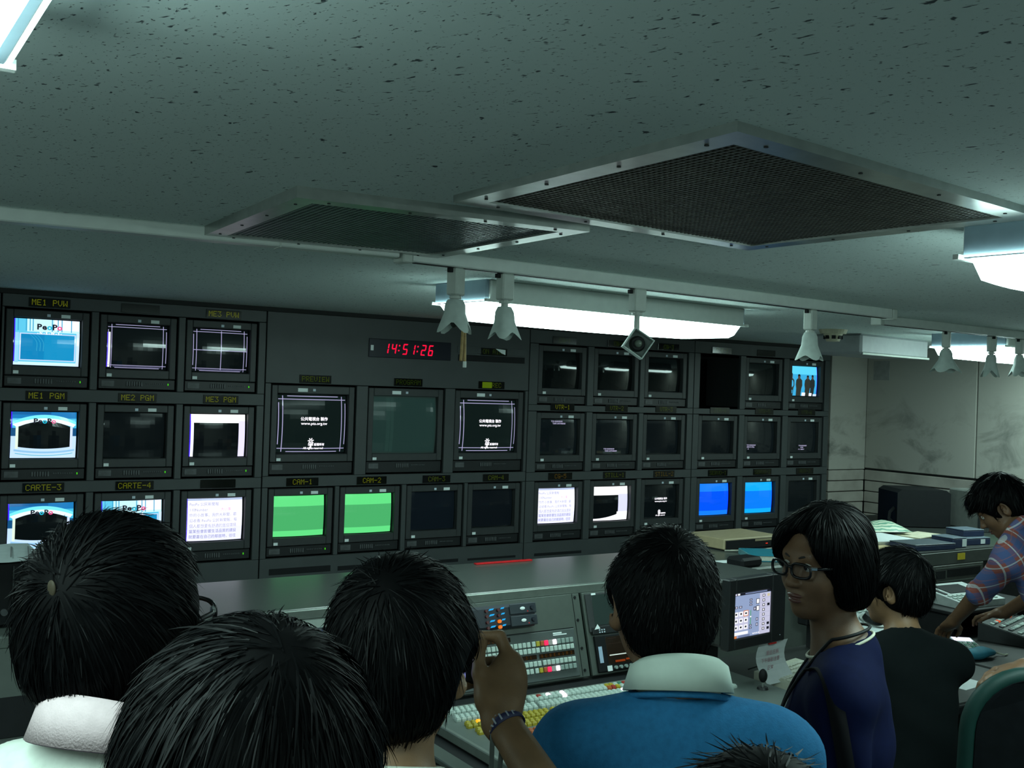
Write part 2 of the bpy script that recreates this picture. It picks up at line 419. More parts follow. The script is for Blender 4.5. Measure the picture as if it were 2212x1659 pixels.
def spot(x, y, label, drop, shade, stick=False, rot=0.0):
    t = thing('track_spotlight', label, 'spotlight', (x, y, 2.1715), rot, 'track spotlights')
    part('adapter', MB().box(-.021, .021, -.018, .018, -.075, 0, .004), M_offw, t)
    part('latch', MB().box(-.034, -.021, -.006, .006, -.014, -.002, .001), M_black, t)
    part('latch', MB().box(.021, .030, -.005, .005, -.02, -.012, .001), M_black, t)
    part('stem', MB().cyl((0, 0, -.075), (0, 0, -drop), .0105, n=12).cyl((0, 0, -.077), (0, 0, -.084), .017, n=12), M_offw, t, smooth=False)
    sh = part('paper_shade', shade, M_paper, t, smooth=True, loc=(0, 0, -drop))
    part('bulb', MB().ell((0, 0, -drop-.055), (.014, .014, .022), 12, 8), mat('dark bulb', (.03, .035, .03), rough=.2), t, smooth=True)
    if stick:
        part('stick', MB().cyl((.012, -.02, -.165), (-.012, -.035, -.255), .0042, n=8).cyl((.020, -.021, -.160), (.004, -.036, -.262), .0042, n=8), M_wood, t)
        part('clip', MB().box(.000, .008, -.040, -.032, -.272, -.255, .001), M_white, t)
    return t
spot(1.452, 2.538, 'paper-shaded spotlight at the left end of the track, wooden stick hanging from it', .088, shade_mb(.0, -.062, .022, .042, 4, .50, .0, .3), True, .4)
spot(1.622, 2.553, 'paper-shaded spotlight second from the left on the track, tulip-shaped shade', .095, shade_mb(.0, -.072, .020, .040, 4, .34, .004, .8), False, .1)
# third: a square shade hanging as a diamond, open towards the lower left
t = thing('track_spotlight', 'spotlight with an open square shade hanging in front of the long lamp', 'spotlight', (2.150, 2.604, 2.172), 0, 'track spotlights')
part('adapter', MB().box(-.024, .024, -.018, .018, -.072, 0, .004), M_offw, t)
part('latch', MB().box(-.037, -.024, -.006, .006, -.016, -.004, .001), M_black, t)
part('stem', MB().cyl((0, 0, -.072), (0, 0, -.132), .009, n=12).cyl((0, 0, -.074), (0, 0, -.082), .017, n=12), M_offw, t)
Mh = Matrix.Translation((0, -.008, -.172)) @ Matrix.Rotation(R(-34), 4, 'Z') @ Matrix.Rotation(R(33), 4, 'Y')
mb = MB()
for a0, a1, b0, b1 in ((-.037, -.033, -.036, .036), (.033, .037, -.036, .036)): mb.box(a0, a1, -.034, .028, b0, b1, .001, M=Mh)
for b0, b1 in ((-.036, -.032), (.032, .036)): mb.box(-.033, .033, -.034, .028, b0, b1, .001, M=Mh)
mb.box(-.033, .033, .024, .028, -.032, .032, M=Mh)
part('paper_shade', mb, M_paper, t)
part('socket', MB().cyl(Mh @ Vector((0, .024, 0)), Mh @ Vector((0, -.012, 0)), .026, .020, n=16), M_blackm, t)
part('bulb', MB().ell(Mh @ Vector((0, -.018, 0)), (.012, .012, .012), 12, 8), mat('grey bulb', (.12, .15, .12), rough=.25), t, smooth=True)
spot(3.05, 2.697, 'slim spotlight alone near the right end of the long track', .085, shade_mb(.0, -.085, .021, .046, 4, .30, .0, .6), False, .2)
spot(4.33, 3.022, 'paper-shaded spotlight left of the distant lamp at the far right', .085, shade_mb(.0, -.085, .021, .060, 4, .32, .0, .2), False, .5)
spot(4.72, 3.047, 'small spotlight hanging in front of the distant lamp at the far right', .090, shade_mb(.0, -.075, .018, .036, 4, .55, .01, .9), False, .9)
spot(4.98, 3.064, 'spotlight at the right picture edge in front of the distant lamp', .085, shade_mb(.0, -.075, .018, .040, 4, .45, .0, .1), False, .3)

# smoke detector and air conditioner by the back corner
t = thing('smoke_detector', 'cream smoke detector on the ceiling above the right monitors', 'smoke detector', (4.475, 3.80, CEIL))
mb = MB(); mb.cyl((0, 0, -.022), (0, 0, 0), .066, .075, n=24); part('base', mb, M_cream, t)
part('sensor', MB().cyl((0, 0, -.062), (0, 0, -.022), .034, .050, n=24), M_cream, t)
mb = MB()
for k in range(8):
    a = k*math.pi/4; M_ = Matrix.Rotation(a, 4, 'Z'); mb.box(.040, .049, -.010, .010, -.050, -.032, M=M_)
part('vent_slots', mb, M_black, t)
t = thing('ceiling_unit', 'white boxy unit under the ceiling, left of the distant lamp at the far right', 'ceiling unit', (4.79, 3.87, CEIL), R(8))
part('body', MB().box(0, .74, 0, .34, -.112, 0, .012), mat('dull white enamel', (.30, .32, .33), rough=.45, var=.05), t)
part('trim_strip', MB().box(.01, .745, -.006, .0, -.116, -.104, .002), M_offw, t)
part('end_plate', MB().box(.74, .746, .01, .33, -.108, -.004, .002), M_offw, t)
# ------------------------------------------------------------------ equipment racks of the monitor wall
FY = 5.10                                    # front face of the racks
M_rack = mat('grey rack steel', (.042, .049, .050), rough=.5, var=.08, scale=8, spec=.4)
M_rackd = mat('dark rack seam', (.006, .007, .007), rough=.8)
M_mon = mat('dark monitor plastic', (.030, .034, .035), rough=.5, var=.08, spec=.4)
M_monp = mat('black control panel', (.010, .012, .013), rough=.45, var=.1, spec=.4)
M_btn = mat('grey push buttons', (.06, .065, .068), rough=.5, var=.3)
M_glass = mat('dark tube glass', (.006, .009, .0095), rough=.05, var=0, spec=.45)
M_glass2 = mat('idle tube glass', (.012, .018, .017), rough=.1, var=0, spec=.2, emit=(.010, .021, .018), es=1.0)
M_stick = mat('white paper sticker', (.72, .78, .78), rough=.7, var=.05)
M_stick2 = mat('blue grey sticker', (.50, .58, .66), rough=.7, var=.05)
S14 = dict(w=.346, h=.340, gw=.286, gh=.214, gz=.028, pw=.272, ph=.205)
S20 = dict(w=.450, h=.450, gw=.388, gh=.306, gz=.030, pw=.372, ph=.290)
col_l = [.843, 1.236, 1.6285]; col_p = [2.113, 2.643, 3.170]; col_k = [2.061, 2.447, 2.836, 3.219]
col_d = [3.667, 4.073, 4.470]; col_e = [4.932, 5.342, 5.757]
ZA, ZB, ZC, ZP, ZD, ZE = 1.953, 1.540, 1.132, 1.599, 1.936, 1.539
mons = []   # (key, x, z, size)
for i, x in enumerate(col_l): mons += [('A%d' % i, x, ZA, S14), ('B%d' % i, x, ZB, S14), ('C%d' % i, x, ZC, S14)]
for i, x in enumerate(col_p): mons.append(('P%d' % i, x, ZP, S20))
for i, x in enumerate(col_k): mons.append(('K%d' % i, x, ZC, S14))
for i, x in enumerate(col_d+col_e): mons += [('D%d' % i, x, ZD-.004, S14), ('E%d' % i, x, ZE, S14), ('F%d' % i, x, ZC, S14)]
pos = {m[0]: m for m in mons}

def rack(x0, x1, label, cutouts, slots=()):
    """front plate of a rack divided into stiles and panels around its cutouts (x0,x1,z0,z1)"""
    t = thing('equipment_rack', label, 'equipment rack', ((x0+x1)/2, FY, 0), 0, 'racks of the monitor wall')
    cx = (x0+x1)/2; zt = 2.188
    P = lambda a, b, c, d, nm='panel': part(nm, MB().box(a-cx, b-cx, 0, .022, c, d, .0015), M_rack, t)
    xs = sorted(set([x0+.003, x1-.003]))
    rows = sorted(set((c[2], c[3]) for c in cutouts))
    z = .10; P(x0+.003, x1-.003, .02, .55, 'kick_panel')
    prev = .553
    for (za, zb) in rows:
        P(x0+.003, x1-.003, prev, za-.0)         # rail under this row
        cs = sorted((c[0], c[1]) for c in cutouts if c[2] == za and c[3] == zb)
        xa = x0+.003
        for (a, b) in cs:
            P(xa, a, za+.001, zb-.001, 'stile'); xa = b
        P(xa, x1-.003, za+.001, zb-.001, 'stile')
        prev = zb+.001
    P(x0+.003, x1-.003, prev, zt)
    # dark case behind the plate
    mb = MB()
    for a, b, c, d in ((x0+.003, x0+.012, .02, zt), (x1-.012, x1-.003, .02, zt)): mb.box(a-cx, b-cx, .022, .60, c, d)
    mb.box(x0-cx+.012, x1-cx-.012, .022, .60, zt-.01, zt); mb.box(x0-cx+.012, x1-cx-.012, .585, .60, .02, zt-.01)
    part('case', mb, M_blackm, t)
    for (a, b, c, d) in slots:
        part('vent_slot', MB().box(a-cx, b-cx, -.001, .002, c, d), M_black, t)
    return t
def holes(keys, g=.008):
    out = []
    for k in keys:
        _, x, z, s = pos[k]
        zz = {'D': ZD-.004}.get(k[0], z)
        out.append((x-s['w']/2-g, x+s['w']/2+g, round(zz-s['h']/2-g, 4), round(zz+s['h']/2+g, 4)))
    return out
rack(.650, 1.848, 'left monitor rack with three columns of monitors', holes([a+str(i) for a in 'ABC' for i in range(3)]))
rack(1.848, 3.424, 'middle monitor rack with the red clock and three large monitors', holes(['P0', 'P1', 'P2', 'K0', 'K1', 'K2', 'K3']),
     slots=((1.90, 2.23, .872, .903), (2.27, 2.60, .872, .895), (2.66, 2.99, .874, .892), (3.05, 3.37, .876, .888)))
rack(3.424, 4.700, 'monitor rack right of the clock under the long lamp', holes([a+str(i) for a in 'DEF' for i in range(3)]), slots=((3.50, 3.84, .874, .890),))
rack(4.700, 5.990, 'rightmost monitor rack with an empty opening at its top left', holes([a+str(i) for a in 'DEF' for i in range(3, 6)]))
t = thing('equipment_rack', 'plain blank rack beyond the left picture edge', 'equipment rack', (.02, FY, 0), 0, 'racks of the monitor wall')
for k in range(5): part('panel', MB().box(-.62, .625, 0, .022, .02+.434*k, .45+.434*k, .0015), M_rack, t)
part('case', MB().box(-.62, .625, .022, .6, .02, 2.188), M_blackm, t)
part('trim_strip', MB().box(-.62, 5.98, -.004, .02, 2.189, 2.2095), M_rackd, t) if False else None
trim = single('trim_1', MB().box(-.60, 5.985, FY-.004, FY+.3, 2.189, 2.2095), M_rackd, '', ''); trim['kind'] = 'structure'
for k in ('label', 'category'): del trim[k]

# ------------------------------------------------------------------ monitors
RB = .85                                     # radius of the tube faces
GY = .034                                    # how far the glass edge sits behind the bezel
def bulge(s, x, z, dy=0.0):
    """y of the tube face at x, z measured from the glass centre (local, bezel front = 0)"""
    cr = math.sqrt(max(RB*RB-(s['gw']/2)**2-(s['gh']/2)**2, 0))
    return GY-(math.sqrt(max(RB*RB-x*x-z*z, 1e-6))-cr)-dy
class Pic:
    """picture on a tube: polygons in picture units (-1..1), wrapped on the glass, several layers"""
    def __init__(s, size): s.s = size; s.v = []; s.f = []; s.m = []; s.mats = []; s.lay = 0
    def mi(s, m):
        if m not in s.mats: s.mats.append(m)
        return s.mats.index(m)
    def pt(s, u, w): 
        S = s.s; x = u*S['pw']/2; z = w*S['ph']/2
        return (x, bulge(S, x, z, .0006+.00022*s.lay), z+S['gz'])
    def rect(s, u0, u1, w0, w1, m, nu=None):
        nu = nu or max(1, int(abs(u1-u0)*6)); nw = max(1, int(abs(w1-w0)*6)); b = len(s.v); k = s.mi(m)
        for i in range(nu+1):
            for j in range(nw+1): s.v.append(s.pt(u0+(u1-u0)*i/nu, w0+(w1-w0)*j/nw))
        for i in range(nu):
            for j in range(nw):
                a = b+i*(nw+1)+j; s.f.append((a, a+nw+1, a+nw+2, a+1)); s.m.append(k)
        s.lay += 1; return s
    def poly(s, pts, m):
        b = len(s.v); s.v += [s.pt(u, w) for u, w in pts]; s.f.append(tuple(range(b, b+len(pts)))); s.m.append(s.mi(m)); s.lay += 1; return s
    def band(s, top, bot, m):
        """strip between two polylines of equal length"""
        b = len(s.v); n = len(top); k = s.mi(m); R_ = 6 if max(abs(p[1]-q[1]) for p, q in zip(top, bot)) > .25 else 1
        for r in range(R_+1): s.v += [s.pt(p[0]+(q[0]-p[0])*r/R_, p[1]+(q[1]-p[1])*r/R_) for p, q in zip(top, bot)]
        for r in range(R_):
            for i in range(n-1): s.f.append((b+r*n+i, b+r*n+i+1, b+(r+1)*n+i+1, b+(r+1)*n+i)); s.m.append(k)
        s.lay += 1; return s
    def text(s, body, u, w, h, m, align='CENTER', bold=0.0, wide=1.0):
        v, f = text_geo(body, 1.0, align, bold); b = len(s.v); k = s.mi(m); a = s.s['pw']/s.s['ph']
        s.v += [s.pt(u+p[0]*h*wide/a, w+p[1]*h) for p in v]
        for q in f: s.f.append(tuple(b+i for i in q)); s.m.append(k)
        s.lay += 1; return s
    def build(s, parent):
        me = bpy.data.meshes.new('picture'); me.from_pydata(s.v, [], s.f)
        for m in s.mats: me.materials.append(m)
        me.polygons.foreach_set('material_index', s.m); me.update()
        return link('picture', me, parent)
_mm = {}
def mon_meshes(s, big):
    if big in _mm: return _mm[big]
    w, h, gw, gh, gz = s['w']/2, s['h']/2, s['gw']/2, s['gh']/2, s['gz']
    mb = MB()   # casing: four bezel bars, recess walls, body box behind
    strip = .050 if not big else .062        # control strip at the bottom
    zb = -h+strip
    mb.box(-w, -gw, 0, .05, zb, h, .003); mb.box(gw, w, 0, .05, zb, h, .003)
    mb.box(-gw, gw, 0, .05, gz+gh, h, .003); mb.box(-gw, gw, 0, .05, zb, gz-gh, .003)
    mb.box(-w+.006, w-.006, .05, .38, -h+.006, h-.006)
    casing = mb.mesh('casing', M_mon)
    mb = MB(); n = 10; vs = []
    for i in range(n+1):
        for j in range(n+1):
            x = -gw+2*gw*i/n; z = -gh+2*gh*j/n; vs.append((x, bulge(s, x, z), z+gz))
    mb.add(vs, [(i*(n+1)+j, (i+1)*(n+1)+j, (i+1)*(n+1)+j+1, i*(n+1)+j+1) for i in range(n) for j in range(n)])
    glass = mb.mesh('screen', M_glass, True)
    cp = MB().box(-w, w, .006, .05, -h, zb-.003, .002).mesh('control_panel', M_monp)
    mb = MB()
    for i in range(7): mb.box(-.05+.011*i, -.043+.011*i, .001, .008, zb-.036, zb-.014, .001)
    for i in range(9): mb.box(.04+.0095*i, .046+.0095*i, .003, .008, zb-.026, zb-.020, .001)
    mb.box(-w+.012, -w+.07, .003, .008, zb-.040, zb-.012, .001)
    btn = mb.mesh('buttons', M_btn)
    led = MB().box(w-.034, w-.030, .002, .007, zb-.029, zb-.020).mesh('power_light', em((90, 255, 40), .55))
    st = [MB().box(-.007, .007, -.0012, 0, h-.028, h-.016).mesh('sticker', M_stick2)]
    st.append(MB().box(.052, .090, -.0012, 0, h-.030, h-.015).mesh('sticker', M_stick))
    st.append(MB().box(-w+.034, -w+.056, -.0012, 0, zb+.006, zb+.020).mesh('sticker', M_stick))
    st.append(MB().box(-.088, -.036, -.0012, 0, h-.032, h-.014).mesh('sticker', M_stick))
    _mm[big] = (casing, glass, cp, btn, led, st); return _mm[big]
def monitor(key, label, pic=None, glass=None, led=False, small=True):
    _, x, z, s = pos[key]; big = s is S20
    t = thing('crt_monitor', label, 'monitor', (x, FY+.008, z), 0, 'monitors in the monitor wall')
    ca, gl, cp, btn, ld, st = mon_meshes(s, big)
    link('casing', ca, t); g = link('screen', gl, t)
    if glass is not None:
        me = gl.copy(); me.materials.clear(); me.materials.append(glass); g.data = me
    c = link('control_panel', cp, t); link('buttons', btn, c, kind='stuff')
    if led: link('power_light', ld, c, label='small green power light')
    link('sticker', st[0], t); link('sticker', st[3] if big else st[1], t)
    if key not in ('C0', 'C1', 'F0'): link('sticker', st[2], t)
    if pic is not None: pic(s).build(g)
    return t
W_ = em((250, 246, 255), 1.6); WB = em((214, 222, 255), 1.1); CY = em((20, 150, 205), 1.0); CYL = em((120, 225, 255), 1.1); DKB = em((16, 84, 150), .9)
BLK = em((4, 8, 9), 1.0); GRN = em((104, 238, 140), .95); GRN2 = em((78, 188, 112), .92); LIN = em((176, 172, 214), .9)
INK = em((30, 30, 44), 1.0); PNK = em((240, 92, 150), 1.0); TXT = em((150, 150, 178), 1.0); BL1 = em((0, 88, 255), 1.0); BL2 = em((22, 132, 255), 1.0); BL3 = em((8, 130, 255), 1.0); BL4 = em((16, 176, 255), 1.05)
VIO = em((70, 30, 255), 1.0); OFFW = em((236, 240, 255), 1.25); SKY = em((92, 215, 250), 1.05); SKY2 = em((60, 178, 230), 1.0)
def logo(p, u, w, h):
    """the five round letters of the programme title"""
    for i, (ch, m) in enumerate((('P', INK), ('e', INK), ('o', em((40, 190, 220), 1)), ('P', INK), ('o', PNK))):
        p.text(ch, u+(i-2)*h*.46, w, h, m, bold=.035, wide=1.15)
def arc(u0, u1, w, sag, n=14): return [(u0+(u1-u0)*i/n, w+sag*(1-(2*i/n-1)**2)) for i in range(n+1)]
def pic_pvw(s):
    p = Pic(s); p.rect(-1, 1, -1, 1, em((96, 205, 240), 1.05)); p.rect(-1, -.97, -1, 1, VIO)
    p.rect(-.62, 1, .45, 1, em((196, 240, 250), 1.15)); p.rect(.2, .98, .55, 1, OFFW)
    for u in (-.9, -.66, -.55, -.46, .12, .3, .42, .72): p.rect(u, u+.03, .48, 1, em((60, 170, 215), 1))
    p.rect(-1, 1, -1, -.86, em((200, 235, 255), 1.2)); p.rect(.9, 1, -1, .45, em((208, 232, 255), 1.1)); p.rect(-.97, -.86, -.9, .4, em((150, 215, 250), 1.1))
    p.rect(-.84, .88, -.80, .38, em((206, 224, 255), 1.05)); p.rect(-.80, .84, -.76, .34, CY)
    p.rect(-.80, -.1, -.76, .34, em((16, 138, 196), 1))
    for k in range(3): p.band([(-.55+.1*k+.14*math.sin(i*.5)*.6+.035*i, .34-.09*i) for i in range(9)], [(-.535+.1*k+.14*math.sin(i*.5)*.6+.035*i, .34-.09*i) for i in range(9)], em((60, 175, 215), 1))
    logo(p, .05, .66, .34); p.text('- N - E - W - S -', .05, .40, .15, W_, bold=.02)
    return p
def pic_frame(s, mx=.0):
    p = Pic(s); p.rect(-1, 1, -1, 1, em((70, 190, 232), 1.05)); p.rect(-1, -.96, -1, 1, VIO)
    p.rect(-.96, 1, .72, 1, em((30, 128, 196), 1)); p.rect(-.96, .2, .88, 1, em((24, 104, 170), 1)); p.rect(-1, 1, -.05, .3, em((24, 88, 140), .9))
    p.rect(-1, 1, -1, -.05, em((196, 226, 255), 1.1))
    p.band(arc(-.95, .98, .58, .30), arc(-.95, .98, .40, .26), em((120, 232, 255), 1.15))
    p.band(arc(-.95, .98, .46, .27), arc(-.84, .90, .34, .22), em((226, 246, 255), 1.2))
    p.band([(-.86, .36), (-.78, .36)], [(-.86, -.6), (-.78, -.6)], em((222, 242, 220), 1.15)); p.band([(.80, .36), (.88, .36)], [(.80, -.6), (.88, -.6)], em((210, 226, 255), 1.1))
    top = arc(-.78, .80, .36, .24); bot = arc(-.78, .80, -.52, -.08); p.band(top, bot, BLK)
    p.band(arc(-.9, .95, -.62, -.10), arc(-.9, .95, -.70, -.10), em((150, 205, 245), 1)); p.band(arc(-.86, .9, -.78, -.10), arc(-.86, .9, -.81, -.10), em((90, 190, 220), 1))
    logo(p, .0, .60, .30)
    return p
def pic_safe(s, cross=False, bar=False, bg=None):
    p = Pic(s); p.rect(-1, 1, -1, 1, bg or em((5, 10, 11), 1.0))
    if bar: p.rect(-1, -.90, -.95, .62, OFFW); p.rect(-1, -.97, -.95, .62, VIO)
    t = .022; tz = .026
    for u in (-.86, .86): p.rect(u-t/2, u+t/2, -.98, .98, LIN)
    for w in (-.86, .86): p.rect(-.98, .98, w-tz/2, w+tz/2, LIN)
    for u in (-.97, .97): p.rect(u-t/2, u+t/2, -.72, .74, LIN)
    for w in (-.97, .97): p.rect(-.74, .74, w-tz/2, w+tz/2, LIN)
    if bar or cross: p.rect(-.8, .8, -.93, -.91, em((110, 112, 150), 1))
    if cross:
        p.rect(-.98, .98, -.014, .014, LIN); p.rect(-.012, .012, -.92, .92, LIN)
    return p
def flower(p, u, w, r):
    for k in range(7):
        a = 2*math.pi*k/7+.3; c, s_ = math.cos(a), math.sin(a)
        p.poly([(u+r*.25*c-r*.13*s_, w+(r*.25*s_+r*.13*c)*1.3), (u+r*c-r*.2*s_, w+(r*s_+r*.2*c)*1.3), (u+r*1.08*c+r*.14*s_, w+(r*1.08*s_-r*.14*c)*1.3), (u+r*.25*c+r*.13*s_, w+(r*.25*s_-r*.13*c)*1.3)], W_)
    p.text('3', u-.005, w-.22*r/.1, r*2.2, W_, bold=.05)
def pic_credit(s, lines=True):
    if lines: p = pic_safe(s, bg=em((11, 22, 20), 1.0, .1, .08))
    else: p = Pic(s); p.rect(-1, 1, -1, 1, em((3, 7, 8), 1.0))
    if lines:
        p.rect(-.84, .84, -.84, .84, em((11, 24, 20), 1.0)) if False else None
    p.text('公共電視台 製作', .02, .17, .14, W_, bold=.018); p.text('www.pts.org.tw', .02, .015, .135, W_, bold=.012, wide=1.12)
    flower(p, -.06, -.60, .082); p.text('公視 版權所有', .10, -.725, .10, W_, bold=.02); p.text('All rights reserved', .02, -.85, .10, W_, bold=.02)
    return p
def pic_cam(a, b):
    def f(s):
        p = Pic(s); p.rect(-1, 1, -1, 1, GRN2); p.rect(-1, 1, a, 1, GRN); p.rect(-1, 1, -1, b, GRN); return p
    return f
def pic_doc(s):
    p = Pic(s); p.rect(-1, 1, -1, 1, em((226, 228, 255), 1.25)); p.rect(-1, 1, -.35, .9, em((238, 240, 255), 1.35)); p.rect(-1, 1, .9, 1, em((190, 205, 238), 1)); p.rect(-1, -.975, -1, 1, VIO)
    L = ['PeoPo 公民新聞報', '110Number', '你的小故事，我的大新聞，歡', '迎收看 PeoPo 公民新聞報，每', '個人都想要有舒適的居住環境', '當某些會影響生活品質的建設', '就要蓋在自己的鄰居時，往往']
    for i, l in enumerate(L):
        p.text(l, -.92, .72-.255*i, .185, em((150, 150, 196), 1) if i < 5 else em((122, 126, 182), 1), align='LEFT', wide=.94)
    p.text('大小事', .18, .465, .17, em((236, 170, 200), 1.1), align='LEFT')
    return p
def pic_arch(s):
    p = Pic(s); p.rect(-1, 1, -1, 1, em((5, 9, 10), 1)); p.rect(-1, 1, .60, 1, em((255, 255, 255), 1.8)); p.rect(-1, -.86, -1, .7, OFFW); p.rect(-1, -.96, -1, 1, VIO); p.rect(.76, 1, -1, .7, em((225, 220, 255), 1.2)); return p
def pic_curve(s):
    p = Pic(s); p.rect(-1, 1, -1, 1, em((3, 6, 7), 1))
    p.rect(-1, 1, .50, 1, em((255, 255, 255), 1.7)); p.rect(.42, 1, -.6, .55, em((216, 218, 255), 1.15)); p.rect(.36, 1, -1, -.6, OFFW)
    p.rect(-1, 1, -1, -.5, W_)
    p.band([(-1+.069*i, .47-.10*(i/20)**3) for i in range(21)], [(-1+.069*i-(.03 if i == 20 else 0), -.90+.26*(i/20)**2) for i in range(21)], em((3, 6, 7), 1))
    return p
def pic_blue(a, b, c, d):
    def f(s):
        p = Pic(s); p.rect(-1, 1, -1, 1, a); p.rect(-1, 1, c, 1, b); p.rect(-1, 1, -1, d, b); p.rect(.975, 1, -1, 1, em((20, 10, 220), 1)); return p
    return f
def pic_tape(lines, u, w, h=.115):
    def f(s):
        p = Pic(s); p.rect(-1, 1, -1, 1, em((5, 11, 13), 1))
        for i, l in enumerate(lines): p.text(l, u, w-i*.125, h, em((190, 184, 220), 1.0), align='LEFT', bold=.02)
        return p
    return f
def pic_people(s):
    p = Pic(s); p.rect(-1, 1, -1, 1, SKY); p.rect(-1, 1, -1, .45, SKY2); p.rect(.97, 1, -1, 1, VIO)
    sk = em((92, 70, 60), .8); dk = em((34, 44, 44), .9); dk2 = em((48, 52, 46), .9)
    for u, top, m, w in ((-.93, .50, dk, .20), (-.42, .42, dk2, .22), (.20, .36, dk2, .24), (.58, .40, dk, .20)):
        p.poly([(u-w*.75, -1), (u-w*.8, -.5), (u-w*1.0, -.25), (u-w*.9, .05), (u-w*.4, .18), (u+w*.4, .18), (u+w*.95, .05), (u+w*1.05, -.3), (u+w*.8, -.5), (u+w*.7, -1)], m)
        p.poly([(u-.06, .12), (u-.085, .26), (u-.05, top-.04), (u+.05, top-.04), (u+.085, .26), (u+.06, .12)], sk)
        p.poly([(u-.09, .28), (u-.08, top), (u, top+.05), (u+.08, top), (u+.09, .28), (u+.05, top-.08), (u-.05, top-.08)], em((14, 18, 20), 1))
    p.rect(-.2, .05, -1, -.78, OFFW); p.rect(.34, .56, -1, -.80, OFFW); p.rect(.66, .97, -1, -.86, em((210, 230, 255), 1.1))
    return p
def pic_idle(s):
    p = Pic(s); p.rect(-1, 1, -1, 1, em((28, 50, 46), 1.0, .12, .08)); p.rect(-.62, -.4, -1, 1, em((32, 56, 51), 1.0, .12, .08)); return p
def pic_dim(r, g, b):
    def f(s): return Pic(s).rect(-1, 1, -1, 1, em((r, g, b), 1.0, .08, .18))
    return f

def lbl(k, d): return d
monitor('A0', 'monitor below the ME1 PVW sign with a turquoise picture and round title letters', pic_pvw, led=True)
monitor('A1', 'black monitor in the top row with white frame lines and a bright left bar', lambda s: pic_safe(s, bar=True), led=True)
monitor('A2', 'black monitor below the ME3 PVW sign with a white cross on its screen', lambda s: pic_safe(s, cross=True), led=True)
monitor('B0', 'monitor below the ME1 PGM sign with a blue frame round a black centre', pic_frame, led=True)
monitor('B1', 'dark blank monitor below the ME2 PGM sign', pic_dim(6, 11, 12), led=True)
monitor('B2', 'monitor below the ME3 PGM sign with a white arch round a black field', pic_arch, led=True)
monitor('C0', 'monitor below the CARTE-3 sign with a blue framed picture', pic_frame, led=True)
monitor('C1', 'monitor below the CARTE-4 sign, mostly hidden behind a dark-haired head', pic_pvw)
monitor('C2', 'monitor with a white page of Chinese text, left of the two green monitors', pic_doc, led=True)
monitor('P0', 'large monitor below the PREVIEW sign with white frame lines and a credit', pic_credit)
monitor('P1', 'large blank grey-green monitor below the PROGRAM sign', pic_idle, glass=M_glass2)
monitor('P2', 'large credit monitor right of the PROGRAM monitor, below the REC sign', pic_credit)
monitor('K0', 'green monitor below the CAM-1 sign', pic_cam(.48, -.72), led=True)
monitor('K1', 'green monitor below the CAM-2 sign', pic_cam(.46, -.70))
monitor('K2', 'dark blank monitor below the CAM-3 sign', pic_dim(5, 12, 18))
monitor('K3', 'dark blank monitor below the CAM-4 sign', pic_dim(5, 10, 14))
monitor('D0', 'dark monitor with lamp reflections, leftmost of the three below the long lamp')
monitor('D1', 'dark monitor with lamp reflections, middle of the three below the long lamp')
monitor('D2', 'dark monitor with lamp reflections, rightmost of the three below the long lamp')
monitor('D4', 'dark monitor in the top row right of the empty rack opening')
monitor('D5', 'monitor in the upper right corner of the wall showing people on a blue background', pic_people)
monitor('E0', 'monitor below the VTR-1 sign with small white text at the top of its screen', pic_tape(['TCR 00:00:00:00', '   TAPE UNTHREAD'], -.42, .88))
monitor('E1', 'monitor below the VTR-2 sign with small white text at the bottom of its screen', pic_tape(['TCR 00:00:00:00', '   TAPE UNTHREAD'], -.50, -.72))
monitor('E2', 'dark blank monitor below the VTR-3 sign', pic_dim(5, 10, 12))
monitor('E3', 'dark blank monitor below the empty rack opening', pic_dim(6, 11, 12))
monitor('E4', 'monitor with three lines of white text at the lower left of its screen', pic_tape(['TCR 00:00:00:00', '  SERVO STILL', 'P   A'], -.92, -.52))
monitor('E5', 'monitor with white text at the lower right, in the right column of the wall', pic_tape(['TCR 00:00:00:00', '      STOP', 'P  A  MIX-T'], -.30, -.56))
monitor('F0', 'monitor with a white page of Chinese text right of the dark CAM-4 monitor', pic_doc)
monitor('F1', 'monitor with a white curved frame open to the left on black', pic_curve)
monitor('F2', 'black monitor with a small white credit left of the two blue monitors', lambda s: pic_credit(s, False))
monitor('F3', 'left one of the two bright blue monitors', pic_blue(BL1, BL2, .50, -.72))
monitor('F4', 'right one of the two bright blue monitors', pic_blue(BL3, BL4, .44, -.72))
monitor('F5', 'dark blank monitor in the lower right corner of the wall', pic_dim(5, 10, 11))

